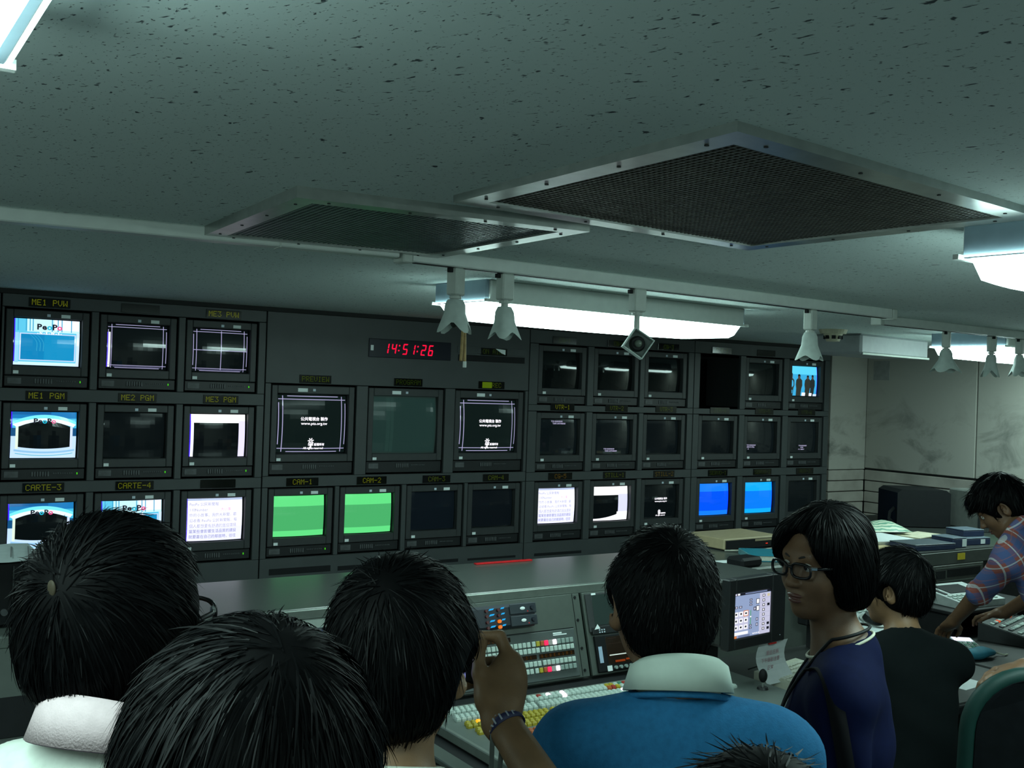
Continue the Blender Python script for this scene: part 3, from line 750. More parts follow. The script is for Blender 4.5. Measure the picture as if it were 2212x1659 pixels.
# name displays above the monitors
M_disp = mat('black display window', (.004, .005, .004), rough=.12, var=0, spec=.5)
LED1 = em((120, 128, 8), .62); LED2 = em((84, 104, 6), .42); LED3 = em((60, 84, 6), .30)
def sign(x, z, text, label, led=LED1, w=.172, px=.0036, tilt=0.0, yy=0.0):
    t = thing('name_display', label, 'display', (x, FY+yy, z), 0, 'name displays above the monitors')
    t.rotation_euler = (tilt, 0, 0)
    part('window', MB().box(-w/2, w/2, -.004, -.0005, -.0205, .0205, .001), M_disp, t)
    if text:
        mb = MB(); dots(mb, text, 0, -.0046, 0, px); part('lettering', mb, led, t, kind='stuff')
    return t
def over(k): 
    _, x, z, s = pos[k]; return x, z+s['h']/2+.034
for k, tx, lb, c in (('A0', 'ME1 PVW', 'green lettered sign reading ME1 PVW', LED1), ('A1', '', 'blank dark sign in the top row between ME1 PVW and ME3 PVW', LED1), ('A2', 'ME3 PVW', 'green lettered sign reading ME3 PVW', LED1),
    ('B0', 'ME1 PGM', 'green lettered sign reading ME1 PGM', LED1), ('B1', 'ME2 PGM', 'green lettered sign reading ME2 PGM', LED1), ('B2', 'ME3 PGM', 'green lettered sign reading ME3 PGM', LED1),
    ('C0', 'CARTE-3', 'green lettered sign reading CARTE-3', LED1), ('C1', 'CARTE-4', 'green lettered sign reading CARTE-4', LED1), ('C2', '', 'blank dark sign above the Chinese text page left of the green monitors', LED1),
    ('P0', 'PREVIEW', 'green lettered sign reading PREVIEW', LED2), ('P1', 'PROGRAM', 'green lettered sign reading PROGRAM', LED3), ('P2', 'X  REC', 'green sign with one bright block and the letters REC', LED2),
    ('K0', 'CAM-1', 'green lettered sign reading CAM-1', LED1), ('K1', 'CAM-2', 'green lettered sign reading CAM-2', LED1), ('K2', 'CAM-3', 'green lettered sign reading CAM-3', LED2), ('K3', 'CAM-4', 'green lettered sign reading CAM-4', LED2),
    ('D0', 'CG-1', 'dim green sign above the leftmost dark monitor below the long lamp', LED3), ('D1', 'CG-2', 'dim green sign above the middle dark monitor below the long lamp', LED3), ('D2', 'CG-3', 'dim green sign above the rightmost dark monitor below the long lamp', LED3),
    ('D3', 'DVE-1', 'dim green sign above the empty rack opening', LED3), ('D4', '', 'blank dark sign right of the empty rack opening', LED3), ('D5', 'AUX-1', 'dim green sign above the people on the blue background', LED3),
    ('E0', 'VTR-1', 'green lettered sign reading VTR-1', LED1), ('E1', 'VTR-2', 'dim green lettered sign reading VTR-2', LED2), ('E2', 'VTR-3', 'dim green lettered sign reading VTR-3', LED2),
    ('E3', 'VTR-4', 'dim green sign directly below the empty rack opening', LED3), ('E4', 'VTR-5', 'dim green sign over the monitor with three white text lines at lower left', LED3), ('E5', 'VTR-6', 'dim green sign in the right column below the people on blue', LED3),
    ('F0', 'CG-5', 'dim amber sign above the right-hand Chinese text page', em((110, 86, 6), .42)), ('F1', 'STILL-1', 'dim green sign above the white curved frame', LED2), ('F2', 'STILL-2', 'dim amber sign above the small white credit', em((104, 90, 6), .40)),
    ('F3', 'SERVO-1', 'dim green sign above the left blue monitor', LED3), ('F4', 'SERVO-2', 'dim green sign above the right blue monitor', LED3), ('F5', 'AUX-2', 'dim green sign in the lower right corner of the monitor wall', LED3)):
    x, z = over(k); t = sign(x, z, tx, lb, c, tilt=R(1.5) if k in ('D1', 'D2', 'D3') else 0.0, yy=-.004 if k in ('D1', 'D2', 'D3') else 0)
    if k == 'P2': part('lit_block', MB().box(-.062, .0, -.0052, -.0042, -.0165, .0165), em((92, 122, 8), .6), t, label='lit green block')

# clock and on-air panel
t = thing('digital_clock', 'black wall clock with red digits reading 14:51:26', 'clock', (2.651, FY, 2.034))
part('case', MB().box(-.247, .247, -.007, -.0005, -.049, .049, .002), mat('dark clock plastic', (.008, .010, .018), rough=.35, spec=.25, var=0), t)
part('sticker', MB().box(-.238, -.222, -.0085, -.007, -.014, .014), M_stick, t)
RED = em((255, 10, 60), 1.15)
SEG = {'1': 'bc', '4': 'fgbc', '5': 'afgcd', '2': 'abged', '6': 'afgecd'}
mb = MB()
def seg7(mb, ch, x, z, w, h, th, sh=.16):
    F = lambda a, b: (x+a*w+sh*(b*h), -.0082, z+b*h)
    q = {'a': ((.06, 1), (.94, 1), (.82, 1-th/h), (.18, 1-th/h)), 'd': ((.06, 0), (.94, 0), (.82, th/h), (.18, th/h)), 'g': ((.1, .5+th/h/2), (.9, .5+th/h/2), (.9, .5-th/h/2), (.1, .5-th/h/2)),
         'f': ((0, .95), (th/w, .90), (th/w, .55), (0, .52)), 'e': ((0, .48), (th/w, .45), (th/w, .10), (0, .05)), 'b': ((1, .95), (1-th/w, .90), (1-th/w, .55), (1, .52)), 'c': ((1, .48), (1-th/w, .45), (1-th/w, .10), (1, .05))}
    for c in SEG[ch]: mb.add([F(*p) for p in q[c]], [(0, 1, 2, 3)])
xx = -.166
for ch in '14:51:26':
    if ch == ':':
        for zz in (-.012, .014): mb.add([(xx+a+.16*zz, -.0082, zz+b) for a, b in ((0, 0), (.008, 0), (.0093, .008), (.0013, .008))], [(0, 1, 2, 3)])
        xx += .022
    else: seg7(mb, ch, xx, -.029, .029, .058, .0068); xx += .0445
part('digits', mb, RED, t)
t = thing('on_air_panel', 'dark on-air panel right of the red clock with dim green letters', 'display', (3.166, FY, 2.03))
part('frame', MB().box(-.225, .225, -.003, -.0005, .002, .040, .001), M_rack, t)
part('window', MB().box(-.075, .10, -.005, -.0005, -.004, .036, .001), M_disp, t)
mb = MB(); dots(mb, 'ON AIR', -.0, -.0062, .016, .0036); part('lettering', mb, LED3, t, kind='stuff')
part('sticker', MB().prism([(.020, .034), (.086, .030), (.086, .002), (.060, .010)], -.0075, -.0062, 'y'), M_stick, t)  # white wedge stands in for the lamp's reflection in the window
part('slot', MB().box(-.218, .222, -.004, -.0005, -.042, -.008, .001), M_black, t)
# ------------------------------------------------------------------ control console in front of the wall
M_cons = mat('grey green console laminate', (.066, .078, .070), rough=.28, var=.05, scale=40, spec=.5)
M_cons2 = mat('console side panel', (.055, .066, .058), rough=.5, var=.06, scale=20)
M_fasc = mat('grey fascia steel', (.062, .076, .066), rough=.45, var=.05, scale=30)
M_fasc2 = mat('blue grey fascia steel', (.060, .074, .072), rough=.45, var=.05, scale=30)
M_desk = mat('dark desk top', (.018, .020, .019), rough=.5, spec=.25, var=.12, scale=20)
M_edge = mat('pale metal edge', (.16, .185, .165), rough=.4, metal=.3, var=.08)
DZ = .70; TZ = 1.06
SL = math.atan2(.10, .328)
t = thing('control_console', 'long grey control console with a glossy top shelf in front of the monitor wall', 'console', (1.8, 3.47, 0))
ox, oy = 1.8, 3.47
part('top_shelf', MB().box(-.6-ox, 4.25-ox, 3.475-oy, 4.07-oy, TZ-.03, TZ, .004), M_cons, t)
part('front_lip', MB().box(-.6-ox, 4.25-ox, 3.460-oy, 3.474-oy, TZ-.036, TZ-.002, .003), M_edge, t)
part('back_panel', MB().box(-.6-ox, 4.25-ox, 4.04-oy, 4.06-oy, 0, TZ-.031), M_cons2, t)
part('fascia_back', MB().prism([(3.478-oy, TZ-.031), (3.385-oy, DZ-.02), (3.40-oy, DZ-.02), (3.493-oy, TZ-.031)], -.6-ox, 4.25-ox, 'x'), M_cons2, t)
part('desk_top', MB().box(-.6-ox, 4.28-ox, 2.46-oy, 3.392-oy, DZ-.035, DZ, .006), M_desk, t)
part('edge_strip', MB().box(-.6-ox, 4.28-ox, 2.445-oy, 2.459-oy, DZ-.037, DZ-.004, .004), M_black, t)
for x in (-.55, 1.0, 2.6, 4.2): part('support', MB().box(x-ox, x+.04-ox, 2.62-oy, 4.03-oy, 0, DZ-.036, .003), M_cons2, t)
part('modesty_panel', MB().box(-.5-ox, 4.19-ox, 3.36-oy, 3.38-oy, .05, DZ-.036), M_cons2, t)
part('trench', MB().box(-.6-ox, 2.90-ox, 3.20-oy, 3.340-oy, DZ+.0005, DZ+.006), M_black, t)

def slope(name, label, cat, x0, x1, m, w0=.004, w1=.330, group=None, th=.014):
    """a module on the sloped front: local x right, y into the console, z up along the slope; origin at its lower left"""
    t = thing(name, label, cat, (x0, 3.365, DZ+.008), 0, group); t.rotation_euler = (-SL, 0, 0)
    part('face_plate', MB().box(.002, x1-x0-.002, -th, 0, w0, w1, .002), m, t)
    return t
BTN = {}
def btn_mesh(w, d, h, m, dome=False):
    k = (w, d, h, m.name, dome)
    if k not in BTN:
        mb = MB()
        if dome:   # rounded key cap on a flat desk (z up)
            mb.box(-w/2, w/2, -d/2, d/2, 0, h*.55); 
            a, b = w*.5, w*.30
            mb.add([(-a, -d/2, h*.55), (a, -d/2, h*.55), (a, d/2, h*.55), (-a, d/2, h*.55), (-b, -d*.3, h), (b, -d*.3, h), (b, d*.3, h), (-b, d*.3, h)], [(4, 5, 6, 7), (0, 1, 5, 4), (1, 2, 6, 5), (2, 3, 7, 6), (3, 0, 4, 7)])
        else: mb.box(-w/2, w/2, -h, 0, -d/2, d/2, min(w, d)*.12)
        BTN[k] = mb.mesh('button', m)
    return BTN[k]
K_W = mat('white key cap', (.42, .50, .46), rough=.45, var=.05); K_G = mat('grey key cap', (.22, .28, .26), rough=.45, var=.05)
K_Y = mat('yellow key cap', (.36, .29, .02), rough=.45, var=.1); K_O = mat('orange key cap', (.36, .09, .02), rough=.45, var=.1)
K_R = mat('red key cap', (.30, .03, .02), rough=.45, var=.1); K_GR = mat('green key cap', (.05, .20, .13), rough=.45, var=.1)
K_RL = em((255, 30, 90), 1.2, .4); K_WL = em((250, 245, 255), 1.5, .4); K_YL = em((255, 180, 10), 1.2, .4); K_OL = em((230, 80, 10), .7, .4); K_RW = em((170, 190, 180), .5, .4)
M_amber = mat('dark amber display', (.018, .008, .003), rough=.2, var=0); AMB = em((130, 84, 8), .5)

# main aux panel
sp = slope('crosspoint_unit', 'sloped grey panel with rows of white buttons below the blue-lit unit', 'control panel', 1.735, 2.592, M_fasc)
part('lower_plate', MB().box(.03, .805, -.019, -.0145, .012, .196, .002), M_fasc2, sp)
mb = MB()
for w in (.030, .115, .225, .315): mb.cyl((.832, -.0165, w), (.832, -.012, w), .006, n=10)
part('screw', mb, M_black, sp, kind='stuff')
part('seam', MB().box(.03, .805, -.0152, -.0138, .197, .2005).box(.818, .8205, -.0152, -.0138, .01, .33), M_black, sp, kind='stuff')
rowsdef = [(.153, 'a'), (.1285, 'b'), (.079, 'c'), (.053, 'd')]
pit = .01995
for w, r in rowsdef:
    for i in range(32):
        x = .158+pit*i+(.004 if i >= 24 and r in 'bc' else 0)+(.004 if i >= 22 and r in 'ad' else 0)
        m = K_W
        if r in 'ad':
            j = i-(22 if r == 'a' else 22)
            m = {1: K_Y, 2: K_O, 3: K_RL, 4: K_RW, 5: K_WL}.get(j, K_W if j < 5 else K_G)
        o = link('button', btn_mesh(.0165, .0195, .008, m), sp, (x, -.019, w))
for x0, x1, w in ((.15, .610, .1045), (.622, .790, .1045), (.15, .500, .180)):
    d = part('amber_display', MB().box(x0, x1, -.0215, -.0185, w-.0085, w+.0085, .001), M_amber, sp)
    mb = MB(); random.seed(int(x0*100))
    for i in range(int((x1-x0)/.02)): dots(mb, random.choice('ABCE12345GRS'), x0+.012+.02*i, -.0218, w, .0015)
    part('lettering', mb, AMB, d, kind='stuff')
part('name_plate', MB().box(.70, .765, -.0195, -.0188, .176, .180).box(.70, .742, -.0195, -.0188, .182, .1875), M_stick, sp, kind='stuff')
part('label_dot', MB().box(.415, .420, -.0195, -.0188, .028, .034), M_stick, sp)
# unit with blue lights
M_navy = mat('dark navy plastic', (.010, .014, .022), rough=.35, var=.1)
cu = thing('lit_control_unit', 'dark unit with small blue and orange lights on the sloped panel, beside the raised hand', 'control unit', (2.025, 3.365, DZ+.0085)); cu.rotation_euler = (-SL, 0, 0)
part('body', MB().box(0, .330, -.046, -.0142, .222, .313, .012), M_navy, cu)
for k, w in enumerate((.291, .246)):
    part('module', MB().box(.205, .326, -.052, -.047, w-.020, w+.019, .003), mat('slate plastic', (.020, .028, .036), rough=.35), cu)
    part('emblem', MB().ell((.262, -.0525, w), (.0115, .0015, .0062), 16, 8), M_stick, cu, label='white oval emblem')
    part('knob', MB().cyl((.305, -.052, w), (.305, -.060, w), .010, .008, n=12), M_navy, cu)
    part('small_light', MB().box(.282, .286, -.0535, -.052, w-.014, w-.010), em((200, 60, 60), .6), cu)
BLU = em((40, 170, 235), 1.0)
for k, w in enumerate((.298, .2775, .2555, .2345)):
    part('blue_light', MB().prism([(.112, w-.004), (.132, w-.002), (.138, w+.004), (.118, w+.003)], -.0475, -.046, 'y'), BLU, cu)
    part('blue_light', MB().prism([(.165, w-.002), (.180, w-.001), (.184, w+.005), (.170, w+.004)], -.0475, -.046, 'y'), BLU, cu)
    part('dim_knob', MB().cyl((.100, -.046, w-.004), (.100, -.054, w-.004), .006, n=10), mat('dull red knob', (.07, .01, .012), rough=.4), cu)
    if k >= 2: part('orange_knob', MB().cyl((.153, -.046, w-.004), (.153, -.056, w-.004), .0068, n=12), em((240, 120, 10), .9, .4), cu)
    else: part('dim_knob', MB().cyl((.153, -.046, w-.004), (.153, -.054, w-.004), .006, n=10), mat('dull red knob', (.07, .01, .012), rough=.4), cu)

# scope module right of it
sm = slope('scope_module', 'sloped module with a small tube and a waveform screen, left of the man in blue', 'control panel', 2.602, 2.965, M_fasc)
part('tube_frame', MB().box(.012, .345, -.024, -.0145, .170, .324, .003), M_mon, sm)
part('tube_screen', MB().box(.040, .325, -.0255, -.0242, .196, .316, .001), M_glass2, sm)
part('white_sticker', MB().box(.040, .062, -.0262, -.0242, .3165, .324).box(.125, .142, -.0262, -.0242, .3165, .324), M_stick, sm, kind='stuff')
part('painted_reflection', MB().prism([(.190, .198), (.240, .198), (.240, .245), (.225, .262), (.190, .272)], -.0264, -.0256, 'y'), M_stick, sm, label='white reflection painted on the small screen')  # pale cut-out painting a reflection on the tube glass
cs = part('control_strip', MB().box(.020, .340, -.030, -.0245, .160, .190, .002), M_monp, sm)
part('paper_tag', MB().prism([(.030, .180), (.058, .182), (.047, .200)], -.0315, -.0302, 'y'), M_stick, cs)
mb = MB()
for i in range(3):
    for j in range(2): mb.box(.050+.012*i, .055+.012*i, -.033, -.030, .165+.009*j, .170+.009*j)
part('buttons', mb, M_stick2, cs, kind='stuff')
ws = part('waveform_body', MB().box(.026, .345, -.030, -.0145, .012, .154, .003), M_black, sm)
part('waveform_screen', MB().box(.075, .230, -.0315, -.0302, .038, .146, .001), mat('brown scope glass', (.020, .012, .008), rough=.15, var=0), ws)
part('trace', MB().box(.085, .205, -.0325, -.0316, .0715, .0755), em((205, 225, 215), 1.0), ws, label='white trace line')
part('scale_lines', MB().box(.085, .205, -.0322, -.0316, .117, .118).box(.085, .13, -.0322, -.0316, .138, .139), em((70, 60, 50), .6), ws, kind='stuff')
part('scope_lettering', MB().box(.110, .160, -.0322, -.0316, .044, .052).box(.165, .19, -.0322, -.0316, .048, .055), em((150, 60, 12), .7), ws, kind='stuff')
part('side_sticker', MB().box(.034, .052, -.0315, -.0302, .048, .112), mat('pale blue sticker', (.34, .44, .58), rough=.6), ws)
for i in range(5): part('knob', MB().cyl((.106+.026*i, -.030, .024), (.106+.026*i, -.040, .024), .007, n=10), K_G, ws)
part('corner_sticker', MB().box(.066, .090, -.0315, -.0302, .013, .034), M_stick, ws)
mb = MB()
for i in range(2):
    for j in range(5): mb.box(.250+.024*i, .262+.024*i, -.034, -.030, .040+.021*j, .048+.021*j)
part('buttons', mb, K_G, ws, kind='stuff')
# module with a small blue screen, further left
bm = slope('screen_module', 'sloped module with a narrow pale frame and bluish lit screen between two dark heads', 'control panel', 1.375, 1.725, M_fasc)
part('pale_frame', MB().box(.01, .34, -.020, -.0145, .296, .327, .002), M_edge, bm)
part('sticker', MB().box(.125, .150, -.0212, -.0202, .317, .326), M_stick, bm)
part('screen', MB().box(.03, .33, -.019, -.0145, .170, .292, .002), em((18, 60, 150), .9), bm)
part('lit_band', MB().box(.03, .33, -.0198, -.0191, .225, .262), em((150, 165, 235), 1.0), bm)
part('lower_keys', MB().box(.03, .33, -.021, -.0145, .03, .15, .002), M_monp, bm)
# plain modules at the left end
for x0, x1 in ((.64, 1.365),):
    pm = slope('blank_module', 'plain grey sloped module hidden behind the man with glasses', 'control panel', x0, x1, M_fasc)
    part('seam', MB().box(.05, x1-x0-.05, -.0152, -.0138, .20, .203), M_black, pm)
lm = slope('dark_window_module', 'sloped module with a dark window and a column of keys at the left picture edge', 'control panel', .02, .63, M_fasc)
part('dark_window', MB().box(.435, .565, -.0175, -.0145, .075, .190, .002), M_black, lm)
for j in range(8): link('button', btn_mesh(.016, .014, .008, K_Y if j < 6 else K_G), lm, (.395, -.0145, .07+.02*j))
for i in range(6): link('button', btn_mesh(.014, .010, .008, K_W), lm, (.435+.024*i, -.0145, .045))

# vision mixer desk with coloured key rows
vm = thing('vision_mixer', 'vision mixer with rows of white, yellow and orange keys in the desk', 'vision mixer', (1.735, 2.47, DZ+.0005))
M_vm = mat('mixer plate', (.085, .105, .095), rough=.42, var=.05, scale=30)
VW = 1.36
part('body', MB().box(.03, VW-.03, .02, .66, 0, .026), M_black, vm)
part('top_plate', MB().box(0, VW, 0, .665, .0265, .040, .003), M_vm, vm)
part('back_rail', MB().box(0, VW, .666, .686, .020, .050, .003), M_edge, vm)
part('left_rail', MB().box(-.020, -.001, 0, .686, .012, .044, .003), M_edge, vm)
part('left_gutter', MB().box(-.075, -.021, -.01, .69, 0, .010), M_black, vm)
part('left_trim', MB().box(-.135, -.076, -.012, .70, 0, .018, .003), M_cons, vm)
random.seed(4)
lines = []
for r, (yy, m) in enumerate(((3.116, K_W), (3.044, K_W), (2.969, K_Y), (2.900, K_Y), (2.815, K_O), (2.742, K_O), (2.665, K_W), (2.59, K_W))):
    for s_ in (-.0125, .0125): lines.append((r, yy-2.47+s_, m))
rest = {}
for k, (r, y, m) in enumerate(lines):
    for i in range(40):
        x = .062+.0205*i+(.008 if k % 2 else 0)+(.012 if i >= 16 else 0)
        mm = m
        if r == 0 and i >= 33: mm = random.choice([K_Y, K_O, K_R, K_W, K_GR])
        if r == 1 and i >= 35: mm = random.choice([K_R, K_Y, K_O])
        if (r, i, k % 2) in ((0, 20, 1), (0, 23, 1), (0, 23, 0), (1, 6, 1), (1, 34, 1), (1, 35, 0), (3, 23, 1)): mm = K_WL
        if (r, i, k % 2) in ((2, 2, 1), (2, 5, 1), (3, 17, 0)): mm = K_YL
        if (r, i, k % 2) == (0, 18, 1): mm = K_R
        if r <= 3 and (i >= 6 or mm in (K_WL, K_YL)): link('button', btn_mesh(.0165, .0165, .014, mm, True), vm, (x, y, .040))
        else: rest.setdefault(mm.name, [mm, []])[1].append((x, y))
mb = MB(); ms = []
for nm, (m, pts) in rest.items():
    ms.append(m); mb.mi = len(ms)-1
    for x, y in pts:
        a, b, c = .00825, .005, .00825
        mb.add([(x-a, y-c, .040), (x+a, y-c, .040), (x+a, y+c, .040), (x-a, y+c, .040), (x-a, y-c, .0475), (x+a, y-c, .0475), (x+a, y+c, .0475), (x-a, y+c, .0475), (x-b, y-b, .054), (x+b, y-b, .054), (x+b, y+b, .054), (x-b, y+b, .054)],
               [(0, 1, 5, 4), (1, 2, 6, 5), (2, 3, 7, 6), (3, 0, 4, 7), (4, 5, 9, 8), (5, 6, 10, 9), (6, 7, 11, 10), (7, 4, 8, 11), (8, 9, 10, 11)])
part('key_field', mb, ms, vm, kind='stuff')
part('label_strip', MB().box(.70, .83, .535, .547, .040, .043), M_stick, vm)
# right end of the mixer: transition keys, fader block
rb = part('fader_block', MB().box(.98, 1.06, .10, .34, .040, .060, .003), M_monp, vm)
for i in range(5):
    for j in range(3):
        mm = [K_W, K_W, K_R, K_GR, K_W][(i+2*j) % 5]
        if (i, j) in ((0, 2), (3, 1)): mm = K_WL
        link('button', btn_mesh(.0185, .0185, .014, mm, True), vm, (1.09+.026*i, .60-.030*j, .040))
for i in range(4):
    for j in range(2): link('button', btn_mesh(.0185, .0185, .014, [K_R, K_W][j], True), vm, (1.12+.026*i, .47-.030*j, .040))
js = thing('joystick', 'joystick with an oval black knob standing up beside the white keyboard', 'joystick', (3.020, 2.845, DZ+.041))
part('base', MB().cyl((0, 0, 0), (0, 0, .008), .022, .019, n=20), M_monp, js)
part('shaft', MB().cyl((0, 0, .008), (0, 0, .030), .005, n=10), M_metal, js)
part('knob', MB().ell((0, 0, .050), (.0165, .0165, .026), 16, 12), M_black, js, smooth=True)

# touch monitor with its note, keyboard
tm = thing('touch_monitor', 'monitor with a lit menu screen of small icons, left of the woman in glasses', 'monitor', (3.060, 2.93, DZ), R(7))
part('body', MB().box(-.165, .175, .03, .34, .185, .445, .012), mat('grey monitor case', (.022, .026, .023), rough=.5), tm)
part('front_frame', MB().box(-.170, -.130, -.004, .035, .180, .450, .004).box(.098, .185, -.004, .035, .180, .450, .004).box(-.130, .098, -.004, .035, .180, .222, .004).box(-.130, .098, -.004, .035, .393, .450, .004), M_monp, tm)
part('stand', MB().box(-.06, .08, .235, .31, .02, .186, .01), M_blackm, tm)
part('foot', MB().box(-.12, .10, .232, .34, .0005, .02, .005), M_blackm, tm)
sc_ = part('screen', MB().box(-.130, .098, .006, .012, .222, .393), em((150, 168, 205), .95), tm)
def panel_ui(parent, x0, x1, z0, z1, y):
    mb = MB(); ms = [em((120, 134, 172), .9), em((196, 196, 220), 1.05), em((26, 28, 38), .8), em((232, 232, 236), 1.2), em((220, 130, 70), 1.0), em((90, 170, 120), .9), em((206, 196, 160), 1.0)]
    W, H = x1-x0, z1-z0; lay = [0]
    def r(a, b, c, d, k): 
        lay[0] += 1; yy = y-.00002*lay[0]
        mb.mi = k; mb.add([(x0+a*W, yy, z0+c*H), (x0+b*W, yy, z0+c*H), (x0+b*W, yy, z0+d*H), (x0+a*W, yy, z0+d*H)], [(0, 1, 2, 3)])
    r(0, 1, .94, 1, 2); r(.02, .08, .95, .99, 1); r(.10, .16, .95, .99, 3); r(.3, .9, .955, .985, 0)
    r(.70, 1, 0, .93, 1); r(0, .40, .16, .58, 1); r(0, .40, .06, .13, 3); r(0, .1, 0, .05, 4); r(.14, .45, 0, .05, 0)
    for i in range(3):
        for j in range(3):
            cx, cz = .07+.13*i, .53-.15*j
            if (i, j) == (2, 0): r(cx-.065, cx+.065, cz-.065, cz+.065, 4)
            r(cx-.05, cx+.05, cz-.05, cz+.05, 3); r(cx-.022, cx+.022, cz-.02, cz+.02, 2)
    for i in range(2): r(.03+.11*i, .11+.11*i, .66, .71, 2); r(.045+.11*i, .095+.11*i, .67, .70, 1)
    for j in range(3): r(.42, .49, .80-.06*j, .84-.06*j, 2); r(.435, .475, .81-.06*j, .83-.06*j, 1)
    for j in range(2): r(.42, .49, .16+.06*j, .20+.06*j, 2); r(.435, .475, .17+.06*j, .19+.06*j, 1)
    r(.445, .465, .26, .58, 5); r(.435, .475, .42, .45, 3)
    r(.53, .60, .56, .64, 2); r(.545, .585, .575, .625, 1)
    for zc in (.70, .54): r(.60, .69, zc, zc+.12, 2); r(.612, .678, zc+.012, zc+.108, 3)
    for zc in (.32, .20): r(.60, .66, zc, zc+.07, 2); r(.612, .648, zc+.012, zc+.058, 1)
    for j in range(8): r(.77, .84, .84-.108*j, .90-.108*j, 2); r(.785, .825, .853-.108*j, .888-.108*j, 3); r(.71, 1, .815-.108*j, .818-.108*j, 0)
    for j in (0, 2, 6, 7): r(.90, .97, .84-.108*j, .90-.108*j, 2 if j else 6)
    for i in range(4): r(.52+.05*i, .55+.05*i, .03, .06, 3)
    return part('menu_picture', mb, ms, parent, kind='stuff')
panel_ui(sc_, -.130, .098, .222, .393, .0058)
part('power_light', MB().box(.15, .154, -.006, -.003, .205, .208), M_stick2, tm)
nt = thing('paper_note', 'sheet of paper with pink handwriting held by a red clip below the menu monitor', 'paper', (3.112, 2.922, DZ), R(7))
mb = MB(); n = 8; vs = []
for i in range(n+1):
    u = i/n; z = .178-.150*u; y = .03-.045*u+.030*math.sin(math.pi*u)
    for xx, yy in ((0, y), (.175, y-.006), (.175, y-.0052), (0, y+.0008)): vs.append((xx-.006*math.sin(math.pi*u), yy, z))
mb.add(vs, [(i*4+k, i*4+(k+1) % 4, (i+1)*4+(k+1) % 4, (i+1)*4+k) for i in range(n) for k in range(4)]+[(0, 1, 2, 3), tuple(n*4+k for k in range(4))])
part('sheet', mb, mat('note paper', (.50, .54, .55), rough=.8, var=.04), nt)
part('clip', MB().box(.052, .096, .018, .032, .170, .182, .002), mat('red plastic', (.42, .015, .012), rough=.4), nt)
mb = MB()
for i, l in enumerate(('ABCDEFG', 'Tape Record', 'a set   -')):
    v, f = text_geo(('節目名稱', '下午錄影注意', '正常')[i], .020); yb = .030-.045*(.25+.18*i)+.030*math.sin(math.pi*(.25+.18*i))
    mb.add([(.085+p[0]-.012*i, yb-.0105, .135-.028*i+p[1]) for p in v], f)
part('handwriting', mb, mat('pink ink', (.36, .16, .20), rough=.7, var=0), nt, kind='stuff')
kb = thing('keyboard', 'cream keyboard on the desk below the paper note', 'keyboard', (3.345, 2.985, DZ+.0005), R(13))
part('case', MB().prism([(-.085, .0), (.085, 0), (.085, .046), (-.085, .034)], -.165, .165, 'x'), mat('cream keyboard plastic', (.46, .47, .38), rough=.5), kb)
mb = MB()
for j in range(5):
    for i in range(15):
        x = -.150+.0205*i; y = -.064+.026*j; z = .034+(y+.085)/.17*.012; mb.box(x-.0085, x+.0085, y-.010, y+.010, z-.001, z+.006, .002)
part('keys', mb, mat('cream keys', (.50, .51, .43), rough=.5), kb, kind='stuff')
part('cable', MB().tube([(.06, .09, .02), (.07, .13, .03), (.03, .17, .02), (-.02, .2, .005)], .003, 6), M_black, kb)
single('label_block', MB().box(-.04, .04, -.012, .012, 0, .016, .002), M_stick, 'small white block on the mixer, right of the joystick', 'block', (3.235, 2.76, DZ+.0005), R(10))

# things standing on the top shelf
eb = thing('equipment_box', 'black box with paper on it at the left picture edge on the console shelf', 'equipment box', (.25, 3.58, TZ))
part('case', MB().box(-.25, .305, 0, .36, .004, .205, .006), M_blackm, eb)
part('front_plate', MB().box(-.245, .300, -.006, -.0005, .010, .200, .002), M_black, eb)
part('divider', MB().box(.262, .266, -.009, -.006, .02, .19).box(.0, .004, -.009, -.006, .02, .19), M_mon, eb, kind='stuff')
part('knob', MB().cyl((.24, -.006, .05), (.24, -.020, .05), .010, n=12), M_btn, eb)
for x in (-.22, .27): part('foot', MB().cyl((x, .05, 0), (x, .05, .0045), .012, n=10).cyl((x, .31, 0), (x, .31, .0045), .012, n=10), M_black, eb)
pp = thing('paper_sheet', 'grey sheet with hatched pencil marks on the black box at the left edge', 'paper', (.40, 3.56, TZ+.206))
mb = MB(); n = 8; vs = []
for i in range(n+1):
    x = -.22+.42*i/n
    for y, z in ((-.02, .002), (.33, .004), (.33, .0028), (-.02, .0008)): vs.append((x, y, z+.003*math.sin(i*1.1)**2))
mb.add(vs, [(i*4+k, i*4+(k+1) % 4, (i+1)*4+(k+1) % 4, (i+1)*4+k) for i in range(n) for k in range(4)]+[(0, 1, 2, 3), tuple(n*4+k for k in range(4))])
part('sheet', mb, mat('grey paper', (.40, .46, .46), rough=.8, var=.05), pp)
mb = MB()
for i in range(7): mb.box(-.15+.05*i, -.146+.05*i, .03+.01*(i % 3), .27, .0078, .0082, M=Matrix.Rotation(R(-8), 4, 'Z'))
part('pencil_marks', mb, mat('pencil grey', (.14, .15, .15), rough=.8), pp, kind='stuff')
single('red_ruler', MB().box(-.15, .15, -.011, .011, 0, .006, .001), mat('red acrylic', (.55, .012, .015), rough=.3), 'thin red ruler lying along the back edge of the console shelf', 'ruler', (2.60, 4.03, TZ+.0005))
pl = thing('slim_player', 'flat beige player box on the shelf right of the man in blue', 'player', (4.03, 4.05, TZ), R(2))
part('case', MB().box(-.20, .22, -.14, .14, .006, .060, .004), mat('beige case', (.40, .33, .20), rough=.55, var=.06), pl)
part('front_panel', MB().box(-.19, .21, -.146, -.1405, .008, .052, .001), M_black, pl)
part('badge', MB().box(.02, .18, -.1475, -.1462, .040, .050), mat('tan strip', (.30, .25, .15), rough=.5), pl)
